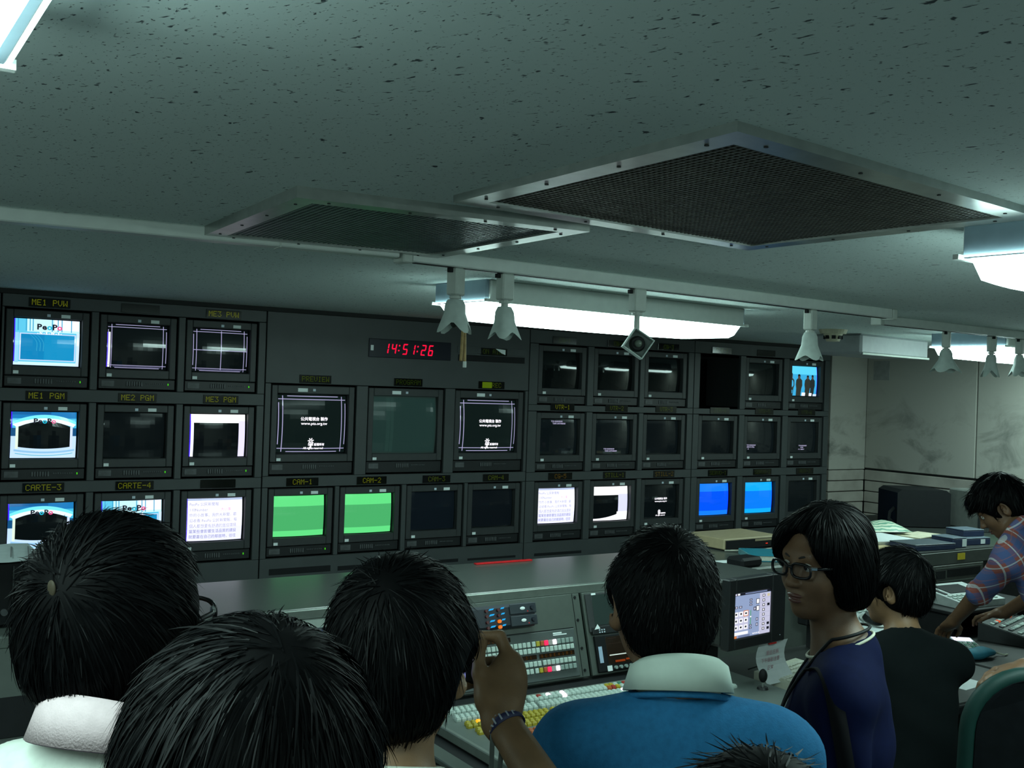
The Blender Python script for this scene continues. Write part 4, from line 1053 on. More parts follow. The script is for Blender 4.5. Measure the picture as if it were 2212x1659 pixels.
part('indicator', MB().box(.10, .115, -.1475, -.1462, .022, .027), em((220, 50, 30), .8), pl)
part('feet', MB().box(-.17, -.14, -.11, -.08, 0, .006).box(.16, .19, -.11, -.08, 0, .006).box(-.17, -.14, .08, .11, 0, .006).box(.16, .19, .08, .11, 0, .006), M_black, pl, kind='stuff')
single('cable', MB().tube([(-.12, .03, .006), (-.06, -.02, .010), (.0, -.04, .012), (.08, -.035, .006), (.2, -.02, .006)], .004, 6), mat('pale cable', (.42, .43, .36), rough=.5), 'pale cable lying in front of the beige player box', 'cable', (3.95, 3.87, TZ), R(4), smooth=True)
bn = thing('binder', 'teal binder lying aslant on the shelf in front of the beige player', 'binder', (3.93, 3.63, TZ), R(-30))
M_teal = mat('teal card', (.012, .20, .28), rough=.45, var=.06)
part('cover', MB().box(-.16, .16, -.115, .115, .0265, .030, .001).box(-.16, .16, -.115, .115, .0005, .004, .001), M_teal, bn)
part('spine', MB().box(-.166, -.1605, -.115, .115, .0005, .030, .002), mat('pale teal', (.10, .30, .34), rough=.5), bn)
part('pages', MB().box(-.158, .155, -.111, .111, .0045, .026), mat('page edges', (.50, .52, .44), rough=.8, var=.1, scale=120), bn)
single('paper_scrap', MB().prism([(-.07, -.03), (.08, -.045), (.07, .02), (-.05, .035)], 0, .0012, 'z'), M_stick, 'small white paper on the shelf left of the teal binder', 'paper', (3.60, 3.66, TZ+.0005))
single('dark_recess_block', MB().box(-.075, .075, -.05, .05, 0, .045, .012), M_black, 'black block standing in for a dark recess at the shelf edge above the menu monitor', 'case', (3.60, 3.53, TZ+.0005), R(6))  # block added for the darkness of an opening under the shelf front

# ------------------------------------------------------------------ right counter with tape decks
ct = thing('tape_counter', 'dark counter with a tape deck in its front, covered with papers and tapes', 'counter', (5.3, 3.47, 0))
cx, cy = 5.3, 3.47
part('top', MB().prism([(4.26-cx, 3.465-cy), (6.40-cx, 3.465-cy), (6.40-cx, 4.75-cy), (5.25-cx, 4.75-cy), (5.02-cx, 4.12-cy), (4.26-cx, 4.12-cy)], TZ-.035, TZ, 'z'), mat('dark counter top', (.022, .025, .023), rough=.5, spec=.3), ct)
part('front_rail', MB().box(4.26-cx, 6.40-cx, 3.452-cy, 3.464-cy, TZ-.070, TZ-.004, .002), mat('grey counter edge', (.05, .058, .052), rough=.45), ct)
part('yellow_tag', MB().box(5.10-cx, 5.165-cx, 3.4495-cy, 3.4515-cy, TZ-.050, TZ-.016), mat('yellow tag', (.55, .42, .02), rough=.5), ct)
part('side_panel', MB().box(4.27-cx, 4.30-cx, 3.48-cy, 4.10-cy, 0, TZ-.036), M_cons2, ct)
part('side_panel', MB().box(6.37-cx, 6.40-cx, 3.48-cy, 4.74-cy, 0, TZ-.036), M_cons2, ct)
part('front_panel', MB().box(4.30-cx, 4.88-cx, 3.475-cy, 3.49-cy, .02, TZ-.036).box(5.34-cx, 6.36-cx, 3.475-cy, 3.49-cy, .02, TZ-.036).box(4.885-cx, 5.335-cx, 3.475-cy, 3.49-cy, .02, .84), M_blackm, ct)
part('desk_leaf', MB().box(4.30-cx, 6.38-cx, 2.46-cy, 3.45-cy, DZ-.035, DZ, .006), M_desk, ct)
part('desk_edge', MB().box(4.30-cx, 6.38-cx, 2.445-cy, 2.459-cy, DZ-.037, DZ-.004, .004), M_black, ct)
part('leg', MB().box(6.28-cx, 6.33-cx, 2.5-cy, 2.55-cy, 0, DZ-.036), M_cons2, ct)
part('leg', MB().box(4.45-cx, 4.50-cx, 2.5-cy, 2.55-cy, 0, DZ-.036), M_cons2, ct)
part('shelf', MB().box(4.62-cx, 5.336-cx, 3.13-cy, 3.474-cy, .815, .832, .003), M_blackm, ct)
part('shelf_bracket', MB().box(4.64-cx, 4.66-cx, 3.16-cy, 3.474-cy, DZ+.0005, .8145).box(5.30-cx, 5.32-cx, 3.16-cy, 3.474-cy, DZ+.0005, .8145), M_blackm, ct, kind='stuff')
td = thing('tape_deck', 'grey tape deck set in the counter front between the two men at the right', 'tape deck', (5.11, 3.46, .868))
part('case', MB().box(-.215, .215, 0, .35, .002, .118, .004), M_mon, td)
fp = part('front_panel', MB().box(-.22, .22, -.012, -.0005, 0, .120, .003), mat('grey deck front', (.055, .06, .053), rough=.45), td)
part('tape_slot', MB().box(-.10, .19, -.0145, -.0125, .055, .098, .002), M_black, fp)
part('small_window', MB().box(-.195, -.115, -.0145, -.0125, .050, .094, .002), M_black, fp)
part('trim_line', MB().box(-.20, .20, -.0140, -.0125, .034, .038).box(-.20, .20, -.0140, -.0125, .104, .107), M_edge, fp, kind='stuff')
ed = thing('edit_controller', 'pale edit controller with a black middle on the shelf under the tape deck', 'controller', (4.90, 3.29, .833), R(-4))
part('case', MB().prism([(-.13, 0), (.13, 0), (.13, .07), (-.13, .032)], -.17, .17, 'x'), mat('pale controller plastic', (.42, .46, .45), rough=.45), ed)
Mt = Matrix.Translation((0, 0, .051)) @ Matrix.Rotation(math.atan2(.038, .26), 4, 'X')
part('black_field', MB().box(-.09, .10, -.01, .10, .0005, .003, M=Mt), M_black, ed)
mb = MB()
for i in range(9):
    for j in range(3): mb.box(-.15+.033*i, -.13+.033*i, -.115+.03*j, -.097+.03*j, .0005, .006, .001, M=Mt)
part('keys', mb, K_W, ed, kind='stuff')
part('strap', MB().box(-.145, -.125, -.02, .11, .0005, .004, M=Mt), M_blackm, ed)
# crt seen from behind, preview monitor
cb = thing('black_cabinet', 'big black box-shaped monitor back on the counter in front of the corner', 'monitor', (5.775, 4.15, TZ), R(-30))
part('shell', MB().prism([(-.17, .006), (.17, .006), (.17, .215), (.14, .235), (-.14, .235), (-.17, .215)], .0, .30, 'y'), M_black, cb)
part('rear_hood', MB().prism([(-.12, .03), (.12, .03), (.12, .20), (-.12, .20)], .30, .40, 'y'), M_black, cb)
part('side_ridge', MB().box(.171, .176, .02, .28, .02, .19, .002), M_mon, cb)
part('handle_strap', MB().ribbon([(-.172, .04, .02), (-.205, .04, .05), (-.200, .04, .09), (-.172, .04, .12)], .02, .004, (0, 1, 0)), M_black, cb)
part('feet', MB().box(-.15, -.11, .03, .07, 0, .007).box(.11, .15, .03, .07, 0, .007).box(-.15, -.11, .23, .27, 0, .007).box(.11, .15, .23, .27, 0, .007), M_black, cb, kind='stuff')
gm = thing('preview_monitor', 'small monitor with a green screen on the counter beside the man in plaid', 'monitor', (6.06, 3.83, TZ), R(-16))
part('case', MB().box(-.125, .125, .012, .30, .004, .245, .008), mat('grey monitor side', (.13, .14, .13), rough=.5), gm)
part('bezel', MB().box(-.13, -.085, 0, .03, .0, .25, .004).box(.085, .13, 0, .03, .0, .25, .004).box(-.085, .085, 0, .03, .0, .085, .004).box(-.085, .085, 0, .03, .205, .25, .004), M_mon, gm)
gs = part('screen', MB().box(-.085, .085, .008, .014, .085, .205), em((84, 196, 118), .9), gm)
part('bright_bands', MB().box(-.085, .085, .0070, .0078, .175, .205).box(-.085, .085, .0070, .0078, .085, .105), em((112, 236, 140), .95), gs, kind='stuff')
for i in range(6): link('button', btn_mesh(.014, .012, .006, M_btn), gm, (-.08+.03*i, 0, .04))
# papers, tapes and a bag on the counter
single('plastic_bag', MB(), M_stick, '', '') if False else None
pb = MB(); n, m_ = 14, 7; vs = []
for i in range(n+1):
    for j in range(m_+1):
        u, v = i/n, j/m_; h = math.sin(math.pi*u)**.6*math.sin(math.pi*v)**.7
        vs.append((-.17+.34*u, -.09+.18*v, .001+.050*h+.010*math.sin(9*u+4*v)*h))
pb.add(vs, [(i*(m_+1)+j, (i+1)*(m_+1)+j, (i+1)*(m_+1)+j+1, i*(m_+1)+j+1) for i in range(n) for j in range(m_)])
pb.prism([(-.17, -.09), (.17, -.09), (.17, .09), (-.17, .09)], 0, .0009, 'z')
def stripes_mat():
    m = bpy.data.materials.new('green printed plastic'); m.use_nodes = True; nt_ = m.node_tree; b = nt_.nodes['Principled BSDF']; b.inputs['Roughness'].default_value = .4
    tc = nt_.nodes.new('ShaderNodeTexCoord'); w = nt_.nodes.new('ShaderNodeTexWave'); w.inputs['Scale'].default_value = 14; w.inputs['Distortion'].default_value = 5; w.bands_direction = 'Y'
    rp = nt_.nodes.new('ShaderNodeValToRGB'); rp.color_ramp.elements[0].position = .45; rp.color_ramp.elements[1].position = .75
    rp.color_ramp.elements[0].color = (.50, .54, .42, 1); rp.color_ramp.elements[1].color = (.10, .26, .18, 1)
    nt_.links.new(tc.outputs['Object'], w.inputs['Vector']); nt_.links.new(w.outputs['Fac'], rp.inputs['Fac']); nt_.links.new(rp.outputs['Color'], b.inputs['Base Color']); return m
single('printed_bag', pb, stripes_mat(), 'crumpled pale bag with green print lying on the papers behind the seated man', 'bag', (5.19, 4.03, TZ+.030), R(-20), smooth=True)
M_sheet = mat('white copy paper', (.58, .62, .62), rough=.8, var=.04)
def sheets(x, y, rot, w, d, h, label, m=M_sheet, n=3, z=0.0):
    t = thing('paper_stack', label, 'papers', (x, y, TZ+z+.0005), rot)
    for k in range(n): part('sheet', MB().box(-w/2+.004*k, w/2+.003*k, -d/2-.003*k, d/2-.004*k, h*k/n, h*(k+1)/n-.0006), m, t)
    return t
sheets(4.93, 3.86, R(-8), .34, .30, .026, 'thick stack of white papers on the counter behind the seated man', n=5)
sheets(5.37, 3.90, R(10), .30, .16, .012, 'cream papers on the counter left of the blue tape boxes', mat('cream paper', (.52, .48, .36), rough=.8))
sheets(4.72, 3.64, R(5), .24, .20, .006, 'manila sheet at the front of the counter near the seated man', mat('manila paper', (.46, .36, .20), rough=.8), 2)
M_case = mat('blue grey case', (.07, .085, .10), rough=.4); M_tape = mat('dark blue tape box', (.018, .030, .075), rough=.4); M_tape2 = mat('grey blue tape lid', (.085, .11, .14), rough=.4)
def tape(x, y, z, rot, label, w=.20, d=.12, h=.036, lid=M_tape2, tagged=True):
    t = thing('tape_box', label, 'tape box', (x, y, TZ+z+.0005), rot, 'tape boxes on the counter')
    part('case', MB().box(-w/2, w/2, -d/2, d/2, 0, h-.006, .003), M_tape, t)
    part('lid', MB().box(-w/2, w/2, -d/2, d/2, h-.0055, h, .002), lid, t)
    if tagged: part('tag', MB().box(.02, .055, -d/2-.0015, -d/2-.0003, .006, h-.009), M_stick, t)
    return t
tape(4.985, 3.585, 0, R(-6), 'flat grey video tape case left of the blue tape boxes', .30, .18, .034, M_case, False)
tape(5.145, 3.60, 0, R(-4), 'blue tape box on the counter edge, below a smaller box, nearest the seated man') if False else None
tape(5.20, 3.575, 0, R(-3), 'dark blue tape box left of the two stacked ones on the counter edge', .115, .14, .055)
tape(5.415, 3.60, 0, R(-6), 'lower dark blue tape box of the stacked pair near the man in plaid', .20, .13, .040)
tape(5.44, 3.64, .041, R(-10), 'upper grey tape box of the stacked pair near the man in plaid', .155, .13, .038, M_tape2, False)

# right desk: panels, calculator, pouch, paper
ap = thing('button_console', 'dark panel of lit keys under the hand of the man in plaid', 'control panel', (4.98, 3.02, DZ), R(16))
part('case', MB().prism([(-.13, .001), (.13, .001), (.13, .085), (-.13, .040)], -.21, .21, 'x'), M_mon, ap)
Mt = Matrix.Translation((0, 0, .0625)) @ Matrix.Rotation(math.atan2(.045, .26), 4, 'X')
part('face', MB().box(-.205, .205, -.128, .128, .0005, .003, M=Mt), mat('dark slate face', (.035, .042, .042), rough=.4), ap)
random.seed(11)
for i in range(13):
    for j in range(5):
        m = random.choice([K_G, K_G, K_W, M_btn, K_W])
        if (i, j) in ((3, 4), (9, 4)): m = K_OL
        if (i, j) == (5, 0): m = K_YL
        mb = MB().box(-.185+.030*i, -.165+.030*i, -.105+.043*j, -.085+.043*j, .003, .010, .001, M=Mt); part('button', mb, m, ap)
part('ball', MB().ell(Mt @ Vector((.03, .10, .012)), (.022, .022, .016), 14, 8), M_black, ap, smooth=True)
sc2 = thing('small_console', 'second dark panel on the right desk, nearer and half cut by the man in plaid', 'control panel', (4.86, 2.70, DZ), R(10))
part('case', MB().prism([(-.11, .001), (.11, .001), (.11, .080), (-.11, .030)], -.18, .22, 'x'), M_black, sc2)
Mt = Matrix.Translation((0.02, 0, .055)) @ Matrix.Rotation(math.atan2(.05, .22), 4, 'X')
part('face', MB().box(-.19, .19, -.105, .105, .0005, .003, M=Mt), M_blackm, sc2)
for i in range(6): part('slider', MB().box(-.15+.055*i, -.135+.055*i, -.05, .03, .003, .006, M=Mt).box(-.153+.055*i, -.132+.055*i, -.01+.01*(i % 3), .004+.01*(i % 3), .006, .016, .002, M=Mt), M_btn, sc2)
cl = thing('calculator', 'pale handset with a bright little screen on the right desk beside the teal pouch', 'calculator', (4.50, 2.985, DZ), R(-38))
part('body', MB().prism([(-.10, .001), (.10, .001), (.10, .036), (-.10, .022)], -.050, .050, 'x'), mat('pale grey plastic', (.34, .38, .40), rough=.45), cl)
Mt = Matrix.Translation((0, 0, .030)) @ Matrix.Rotation(math.atan2(.014, .2), 4, 'X')
part('lit_screen', MB().box(-.042, .042, .035, .090, .0002, .002, M=Mt), em((236, 236, 255), 1.3), cl)
for i in range(4):
    for j in range(5): part('key', MB().box(-.040+.022*i, -.024+.022*i, -.088+.022*j, -.072+.022*j, .0005, .005, .001, M=Mt), K_GR if (i+j) % 3 == 0 else K_G, cl)
pb = MB(); n, m_ = 16, 10; vs = []
for i in range(n+1):
    for j in range(m_):
        u = i/n; a = 2*math.pi*j/m_; r = max(.004, math.sin(math.pi*u)**.5); vs.append((-.12+.24*u, .045*r*math.cos(a), max(0.0, .024+.026*r*math.sin(a)+.004*math.sin(11*u)*r)))
pb.add(vs, [(i*m_+j, i*m_+(j+1) % m_, (i+1)*m_+(j+1) % m_, (i+1)*m_+j) for i in range(n) for j in range(m_)])
pc = thing('teal_pouch', 'soft teal pouch on the right desk in front of the pale handset', 'pouch', (4.385, 2.86, DZ+.0005), R(-8))
part('body', pb, mat('teal fabric', (.012, .14, .20), rough=.8, bump=.3), pc, smooth=True)
part('drawcord', MB().tube([(.12, 0, .02), (.15, .01, .012), (.17, -.01, .006), (.20, .0, .005)], .004, 6), mat('pale cord', (.40, .42, .32), rough=.7), pc)
pn = thing('blue_pen', 'blue pen lying on the right desk between the teal pouch and the white paper', 'pen', (4.245, 2.795, DZ+.006), R(-70))
part('barrel', MB().cyl((0, -.055, 0), (0, .04, 0), .0055, n=10), mat('blue pen plastic', (.01, .06, .35), rough=.3), pn)
part('tip', MB().cyl((0, .04, 0), (0, .06, 0), .0045, .0012, n=10), M_metal, pn)
single('white_paper', MB().prism([(-.10, -.055), (.07, -.075), (.095, .045), (-.08, .065)], 0, .0016, 'z'), M_sheet, 'white paper at the front edge of the right desk, beside the seated man', 'paper', (3.955, 2.635, DZ+.0005), R(12))
jp = thing('jog_panel', 'silver panel with a round black jog wheel between the woman and the seated man', 'control panel', (4.10, 3.215, DZ+.0005), R(6))
part('case', MB().prism([(-.11, .001), (.10, .001), (.10, .150), (-.11, .085)], -.13, .13, 'x'), M_mon, jp)
Mt = Matrix.Translation((0, -.005, .1175)) @ Matrix.Rotation(math.atan2(.065, .21), 4, 'X')
part('silver_face', MB().box(-.125, .125, -.105, .105, .0005, .004, M=Mt), mat('silver face', (.40, .44, .44), rough=.35, metal=.6), jp)
part('wheel_ring', MB().cyl(Mt @ Vector((.01, 0, .004)), Mt @ Vector((.01, 0, .010)), .062, n=28), M_metal, jp)
part('jog_wheel', MB().cyl(Mt @ Vector((.01, 0, .010)), Mt @ Vector((.01, 0, .034)), .048, .040, n=28), M_black, jp)
for i in range(5): part('key', MB().box(-.115+.045*i, -.090+.045*i, .080, .097, .004, .010, .001, M=Mt), K_W, jp)
mo = thing('small_black_monitor', 'small black device behind the jog wheel panel', 'device', (3.86, 3.335, DZ+.001), R(4))
part('shell', MB().box(-.08, .08, -.02, .035, .11, .24, .006), M_black, mo)
part('stand', MB().box(-.02, .02, -.01, .025, .0005, .11), M_blackm, mo)
part('screen', MB().box(-.065, .065, -.0225, -.0205, .13, .22), M_glass, mo)
tb = thing('tissue_box', 'small white handset left of the menu monitor beside the head of the man in blue', 'handset', (2.83, 3.10, DZ+.0415)); 
part('body', MB().box(-.03, .03, -.03, .03, 0, .12, .008), M_offw, tb)
part('cap', MB().ell((0, 0, .125), (.028, .028, .022), 14, 8), M_offw, tb, smooth=True)
# ------------------------------------------------------------------ people: smooth distance fields meshed as one surface
V3 = lambda *a: np.array(a, dtype=np.float64)
def nrm(v): v = np.asarray(v, float); return v/np.linalg.norm(v)
class Field:
    def __init__(s): s.ops = []
    def ell(s, c, r, A=None, k=.02, op='u', scale=1.0):
        c = np.asarray(c, float); r = np.asarray(r, float); A = np.eye(3) if A is None else np.asarray(A, float)   # rows of A: local axes
        def fn(P):
            q = (P-c) @ A.T; k0 = np.sqrt(((q/r)**2).sum(-1)); k1 = np.sqrt(((q/(r*r))**2).sum(-1))
            return np.where(k1 > 1e-9, k0*(k0-1)/np.maximum(k1, 1e-9), -r.min())
        R_ = r.max(); s.ops.append((op, fn, c-R_, c+R_, k)); return s
    def cap(s, a, b, ra, rb=None, k=.02, op='u'):
        a = np.asarray(a, float); b = np.asarray(b, float); rb = ra if rb is None else rb; d = b-a; L2 = max(d@d, 1e-9)
        def fn(P):
            h = np.clip(((P-a) @ d)/L2, 0, 1); return np.sqrt((((P-a)-h[..., None]*d)**2).sum(-1))-(ra+(rb-ra)*h)
        m = max(ra, rb); s.ops.append((op, fn, np.minimum(a, b)-m, np.maximum(a, b)+m, k)); return s
    def half(s, p, n, k=.004, op='i'):
        """keep the side the normal points away from"""
        p = np.asarray(p, float); n = nrm(n); s.ops.append((op, lambda P: (P-p) @ n, None, None, k)); return s
    def fn(s, f, k=.004, op='i'): s.ops.append((op, f, None, None, k)); return s
    @staticmethod
    def comb(op, D, d, k):
        if op == 'u': h = np.maximum(k-np.abs(D-d), 0)/k; return np.minimum(D, d)-h*h*k*.25
        if op == 's': d = -d
        h = np.maximum(k-np.abs(D-d), 0)/k; return np.maximum(D, d)+h*h*k*.25
    def at(s, P):
        D = np.full(P.shape[:-1], .5)
        for op, fn, lo, hi, k in s.ops: D = s.comb(op, D, fn(P), k)
        return D
    def grad(s, P, e=.0015):
        g = np.stack([s.at(P+np.eye(3)[i]*e)-s.at(P-np.eye(3)[i]*e) for i in range(3)], -1); return g/np.maximum(np.linalg.norm(g, axis=-1, keepdims=True), 1e-9)
    def grid(s, xs, ys, zs):
        D = np.full((len(xs), len(ys), len(zs)), .5)
        for op, fn, lo, hi, k in s.ops:
            if lo is None: sl = (slice(None),)*3
            else:
                m = k+.035; sl = tuple(slice(max(np.searchsorted(ax, lo[i]-m)-1, 0), np.searchsorted(ax, hi[i]+m)+1) for i, ax in enumerate((xs, ys, zs)))
            a, b, c = xs[sl[0]], ys[sl[1]], zs[sl[2]]
            if not len(a) or not len(b) or not len(c): continue
            P = np.stack(np.meshgrid(a, b, c, indexing='ij'), -1); D[sl] = s.comb(op, D[sl], fn(P), k)
        return D
def nets(F, xs, ys, zs):
    S = F < 0; n = np.array(F.shape)-1
    cnt = sum(S[i:i+n[0], j:j+n[1], k:k+n[2]].astype(np.int8) for i in (0, 1) for j in (0, 1) for k in (0, 1))
    mx = (cnt > 0) & (cnt < 8); idx = np.argwhere(mx); ids = np.full(mx.shape, -1, dtype=np.int64); ids[mx] = np.arange(len(idx))
    acc = np.zeros((len(idx), 3)); num = np.zeros(len(idx))
    for ax in range(3):
        o = [a for a in range(3) if a != ax]
        for u in (0, 1):
            for v in (0, 1):
                a = np.zeros(3, int); a[o[0]] = u; a[o[1]] = v; b = a.copy(); b[ax] = 1
                pa, pb = idx+a, idx+b; fa, fb = F[tuple(pa.T)], F[tuple(pb.T)]; cr = (fa < 0) != (fb < 0)
                t = np.where(cr, fa/np.where(cr, fa-fb, 1), 0); p = pa.astype(float); p[:, ax] += t
                acc += p*cr[:, None]; num += cr
    q = acc/np.maximum(num, 1)[:, None]
    V = np.stack([np.interp(q[:, i], np.arange(len(ax)), ax) for i, ax in enumerate((xs, ys, zs))], -1)
    Q = []
    for ax in range(3):
        o = [(ax+1) % 3, (ax+2) % 3]
        sl0 = [slice(None)]*3; sl1 = [slice(None)]*3; sl0[ax] = slice(0, -1); sl1[ax] = slice(1, None)
        A, B = S[tuple(sl0)], S[tuple(sl1)]; e = np.argwhere(A != B)
        e = e[(e[:, o[0]] > 0) & (e[:, o[1]] > 0) & (e[:, o[0]] < F.shape[o[0]]-1) & (e[:, o[1]] < F.shape[o[1]]-1)]
        if not len(e): continue
        flip = A[tuple(e.T)]
        def c(du, dv):
            g = e.copy(); g[:, o[0]] += du; g[:, o[1]] += dv; return ids[tuple(g.T)]
        q4 = np.stack([c(-1, -1), c(0, -1), c(0, 0), c(-1, 0)], 1); q4[~flip] = q4[~flip][:, ::-1]; Q.append(q4)
    return V, np.concatenate(Q)
def axis(lo, hi, coarse, fine=()):
    """grid positions: coarse spacing, finer inside the given (a, b, step) spans"""
    out = [lo]; x = lo
    while x < hi:
        st = coarse
        for a, b, f in fine:
            if a-coarse <= x <= b: st = min(st, f)
        x += st; out.append(x)
    return np.array(out)
def np_mesh(name, V, Q, m, smooth=True):
    me = bpy.data.meshes.new(name); k = Q.shape[1]
    me.vertices.add(len(V)); me.vertices.foreach_set('co', V.astype(np.float32).ravel())
    me.loops.add(Q.size); me.loops.foreach_set('vertex_index', Q.astype(np.int32).ravel())
    me.polygons.add(len(Q)); me.polygons.foreach_set('loop_start', np.arange(0, Q.size, k, dtype=np.int32))
    try: me.polygons.foreach_set('loop_total', np.full(len(Q), k, dtype=np.int32))
    except Exception: pass
    me.materials.append(m); me.update(calc_edges=True); me.validate()
    if smooth: me.polygons.foreach_set('use_smooth', [True]*len(me.polygons))
    return me
def mesh_field(F, lo, hi, coarse, fine=((), (), ())):
    ax = [axis(lo[i], hi[i], coarse, fine[i]) for i in range(3)]
    return nets(F.grid(*ax), *ax)
def skin_mat(name, c):
    return mat(name, c, rough=.5, var=.10, scale=40, spec=.35, bump=.15, bscale=500)
SKIN = skin_mat('warm skin', (.125, .066, .035)); SKIN2 = skin_mat('pale warm skin', (.175, .098, .050))
M_hair = mat('black hair', (.0014, .0015, .0017), rough=.6, var=.2, scale=60, spec=.06)
M_strand = mat('black hair strands', (.0014, .0016, .0019), rough=.48, var=.35, scale=90, spec=.075)
M_lip = mat('lips', (.095, .034, .026), rough=.4, var=.08); M_brow = mat('eyebrow hair', (.012, .009, .008), rough=.7)
M_eyew = mat('eye white', (.40, .39, .36), rough=.15, var=0); M_iris = mat('dark iris', (.008, .005, .004), rough=.08, var=0)

class Frame:
    """head or body frame: x right, y forward, z up"""
    def __init__(s, o, yaw, pitch=0.0, roll=0.0, scale=1.0):
        f0 = V3(math.sin(yaw), math.cos(yaw), 0); r = V3(math.cos(yaw), -math.sin(yaw), 0); u0 = V3(0, 0, 1)
        f = f0*math.cos(pitch)+u0*math.sin(pitch); u = -f0*math.sin(pitch)+u0*math.cos(pitch)
        r_ = r*math.cos(roll)+u*math.sin(roll); u_ = -r*math.sin(roll)+u*math.cos(roll)
        s.o = np.asarray(o, float); s.A = np.stack([r_, f, u_]); s.s = scale
    def __call__(s, *p): return s.o+(np.asarray(p, float)*s.s) @ s.A
    def loc(s, P): return ((np.asarray(P)-s.o) @ s.A.T)/s.s
def head_ops(F, H, female=False):
    s = H.s; E = lambda c, r, k=.02, op='u', A=None: F.ell(H(*c), np.asarray(r)*s, H.A if A is None else A @ H.A, k*s, op)
    E((0, -.012, .036), (.075, .094, .088)); E((0, .030, -.010), (.066, .066, .085), .03)
    jw = .050 if female else .057
    E((0, .040, -.060), (jw, .052, .058), .03); E((0, .074, -.098), (.020 if female else .025, .018, .017), .03)
    for sx in (-1, 1): E((sx*.036, .055, -.030), (.026, .032, .026), .025)
    for sx in (-1, 1): E((sx*.030, .101, .006), (.020, .013, .011), .014, 's')
    F.cap(H(-.034, .080, .026), H(.034, .080, .026), .013*s, .013*s, .02*s)
    F.cap(H(0, .092, .010), H(0, .112, -.030), .0065*s, .0098*s, .014*s); E((0, .112, -.034), (.0095, .010, .0085), .008)
    for sx in (-1, 1): E((sx*.0105, .102, -.036), (.0075, .010, .007), .007)
    E((0, .092, -.062), (.024, .010, .0075), .010); E((0, .091, -.074), (.020, .010, .0075), .010)
    F.cap(H(-.021, .100, -.0675), H(.021, .100, -.0675), .0022*s, .0022*s, .006*s, 's')
    for sx in (-1, 1):
        a = R(30)*sx; A = np.array([[math.cos(a), -math.sin(a), 0], [math.sin(a), math.cos(a), 0], [0, 0, 1.0]])
        E((sx*.084, -.010, -.010), (.010, .021, .033), .010, 'u', A); E((sx*.090, -.004, -.006), (.006, .011, .019), .008, 's', A)
        E((sx*.076, -.006, -.034), (.008, .009, .010), .010)
def hand_ops(F, w, d, n, side, curl=.6, spread=1.0, s=1.0):
    """w wrist, d towards the fingers, n out of the back of the hand, side: +1 thumb on the +lateral side"""
    d = nrm(d); n = nrm(np.asarray(n)-d*(np.asarray(n) @ d)); l = np.cross(n, d)*side; A = np.stack([l, d, n])
    F.ell(w+d*.048*s, np.array([.040, .056, .016])*s, A, .018); F.cap(w-d*.01, w+d*.02*s, .024*s, .024*s, .02)
    for i, (lat, L) in enumerate(((.030, .072), (.010, .080), (-.011, .074), (-.030, .058))):
        p = w+d*(.092-.004*abs(i-1.2))*s+l*lat*s*spread; a = .25*curl; fl = L*s
        for seg, (fr, r0, r1) in enumerate(((.45, .0095, .0085), (.31, .0085, .0078), (.24, .0078, .0062))):
            q = p+(d*math.cos(a)-n*math.sin(a)+l*lat*.9*(1-.5*curl))*fl*fr; F.cap(p, q, r0*s, r1*s, .005); p = q; a += .75*curl
    b = w+d*.022*s+l*.026*s; m_ = b+(d*.028+l*.026-n*.010)*s; e = m_+(d*.030+l*.006-n*.010)*s; t_ = e+(d*.022-l*.004-n*.006)*s
    F.cap(b, m_, .014*s, .0115*s, .014); F.cap(m_, e, .0115*s, .0098*s, .005); F.cap(e, t_, .0095*s, .0075*s, .005)
def hair_field(H, st):
    """st: t thickness, plus style"""
    F = Field(); s = H.s; t = st['t']
    E = lambda c, r, k=.03, op='u': F.ell(H(*c), np.asarray(r)*s, H.A, k*s, op)
    if st.get('bob'):
        E((0, -.012, .036), (.078+t, .096+t, .088+t)); E((0, -.044, -.030), (.086+t*.4, .062+t*.4, .096))
        for sx in (-1, 1): E((sx*.070, -.010, -.015), (.030+t*.3, .052, .085)); E((sx*.052, .060, .045), (.030, .042, .050))
        E((0, .098, -.030), (.072, .068, .108), .018, 's'); E((0, .115, .030), (.046, .052, .052), .018, 's')
        F.half(H(0, 0, -.098), -H.A[2], .012); return F
    E((0, -.012, .036), (.075+t, .094+t, .088+t*st.get('top', 1.0)))
    E((0, -.040, -.020), (.070+t*.7, .066+t*.7, .072+t*.4))
    for sx in (-1, 1): E((sx*.060, .010, .020), (.022+t*.8, .045, .040))
    if st.get('fringe'): E((0, .070, .075), (.062, .040, .030)); E((.02, .092, .052), (.050, .020, .030))
    E((0, .105, -.055), (.105, .078, .098), .014, 's')
    if st.get('ears', True):
        for sx in (-1, 1): E((sx*.104, .004, -.018), (.044, .030, .044), .010, 's')
    F.half(H(0, -.02, st.get('nape', -.082)), -H.A[2]+.25*H.A[1], .02)
    return F
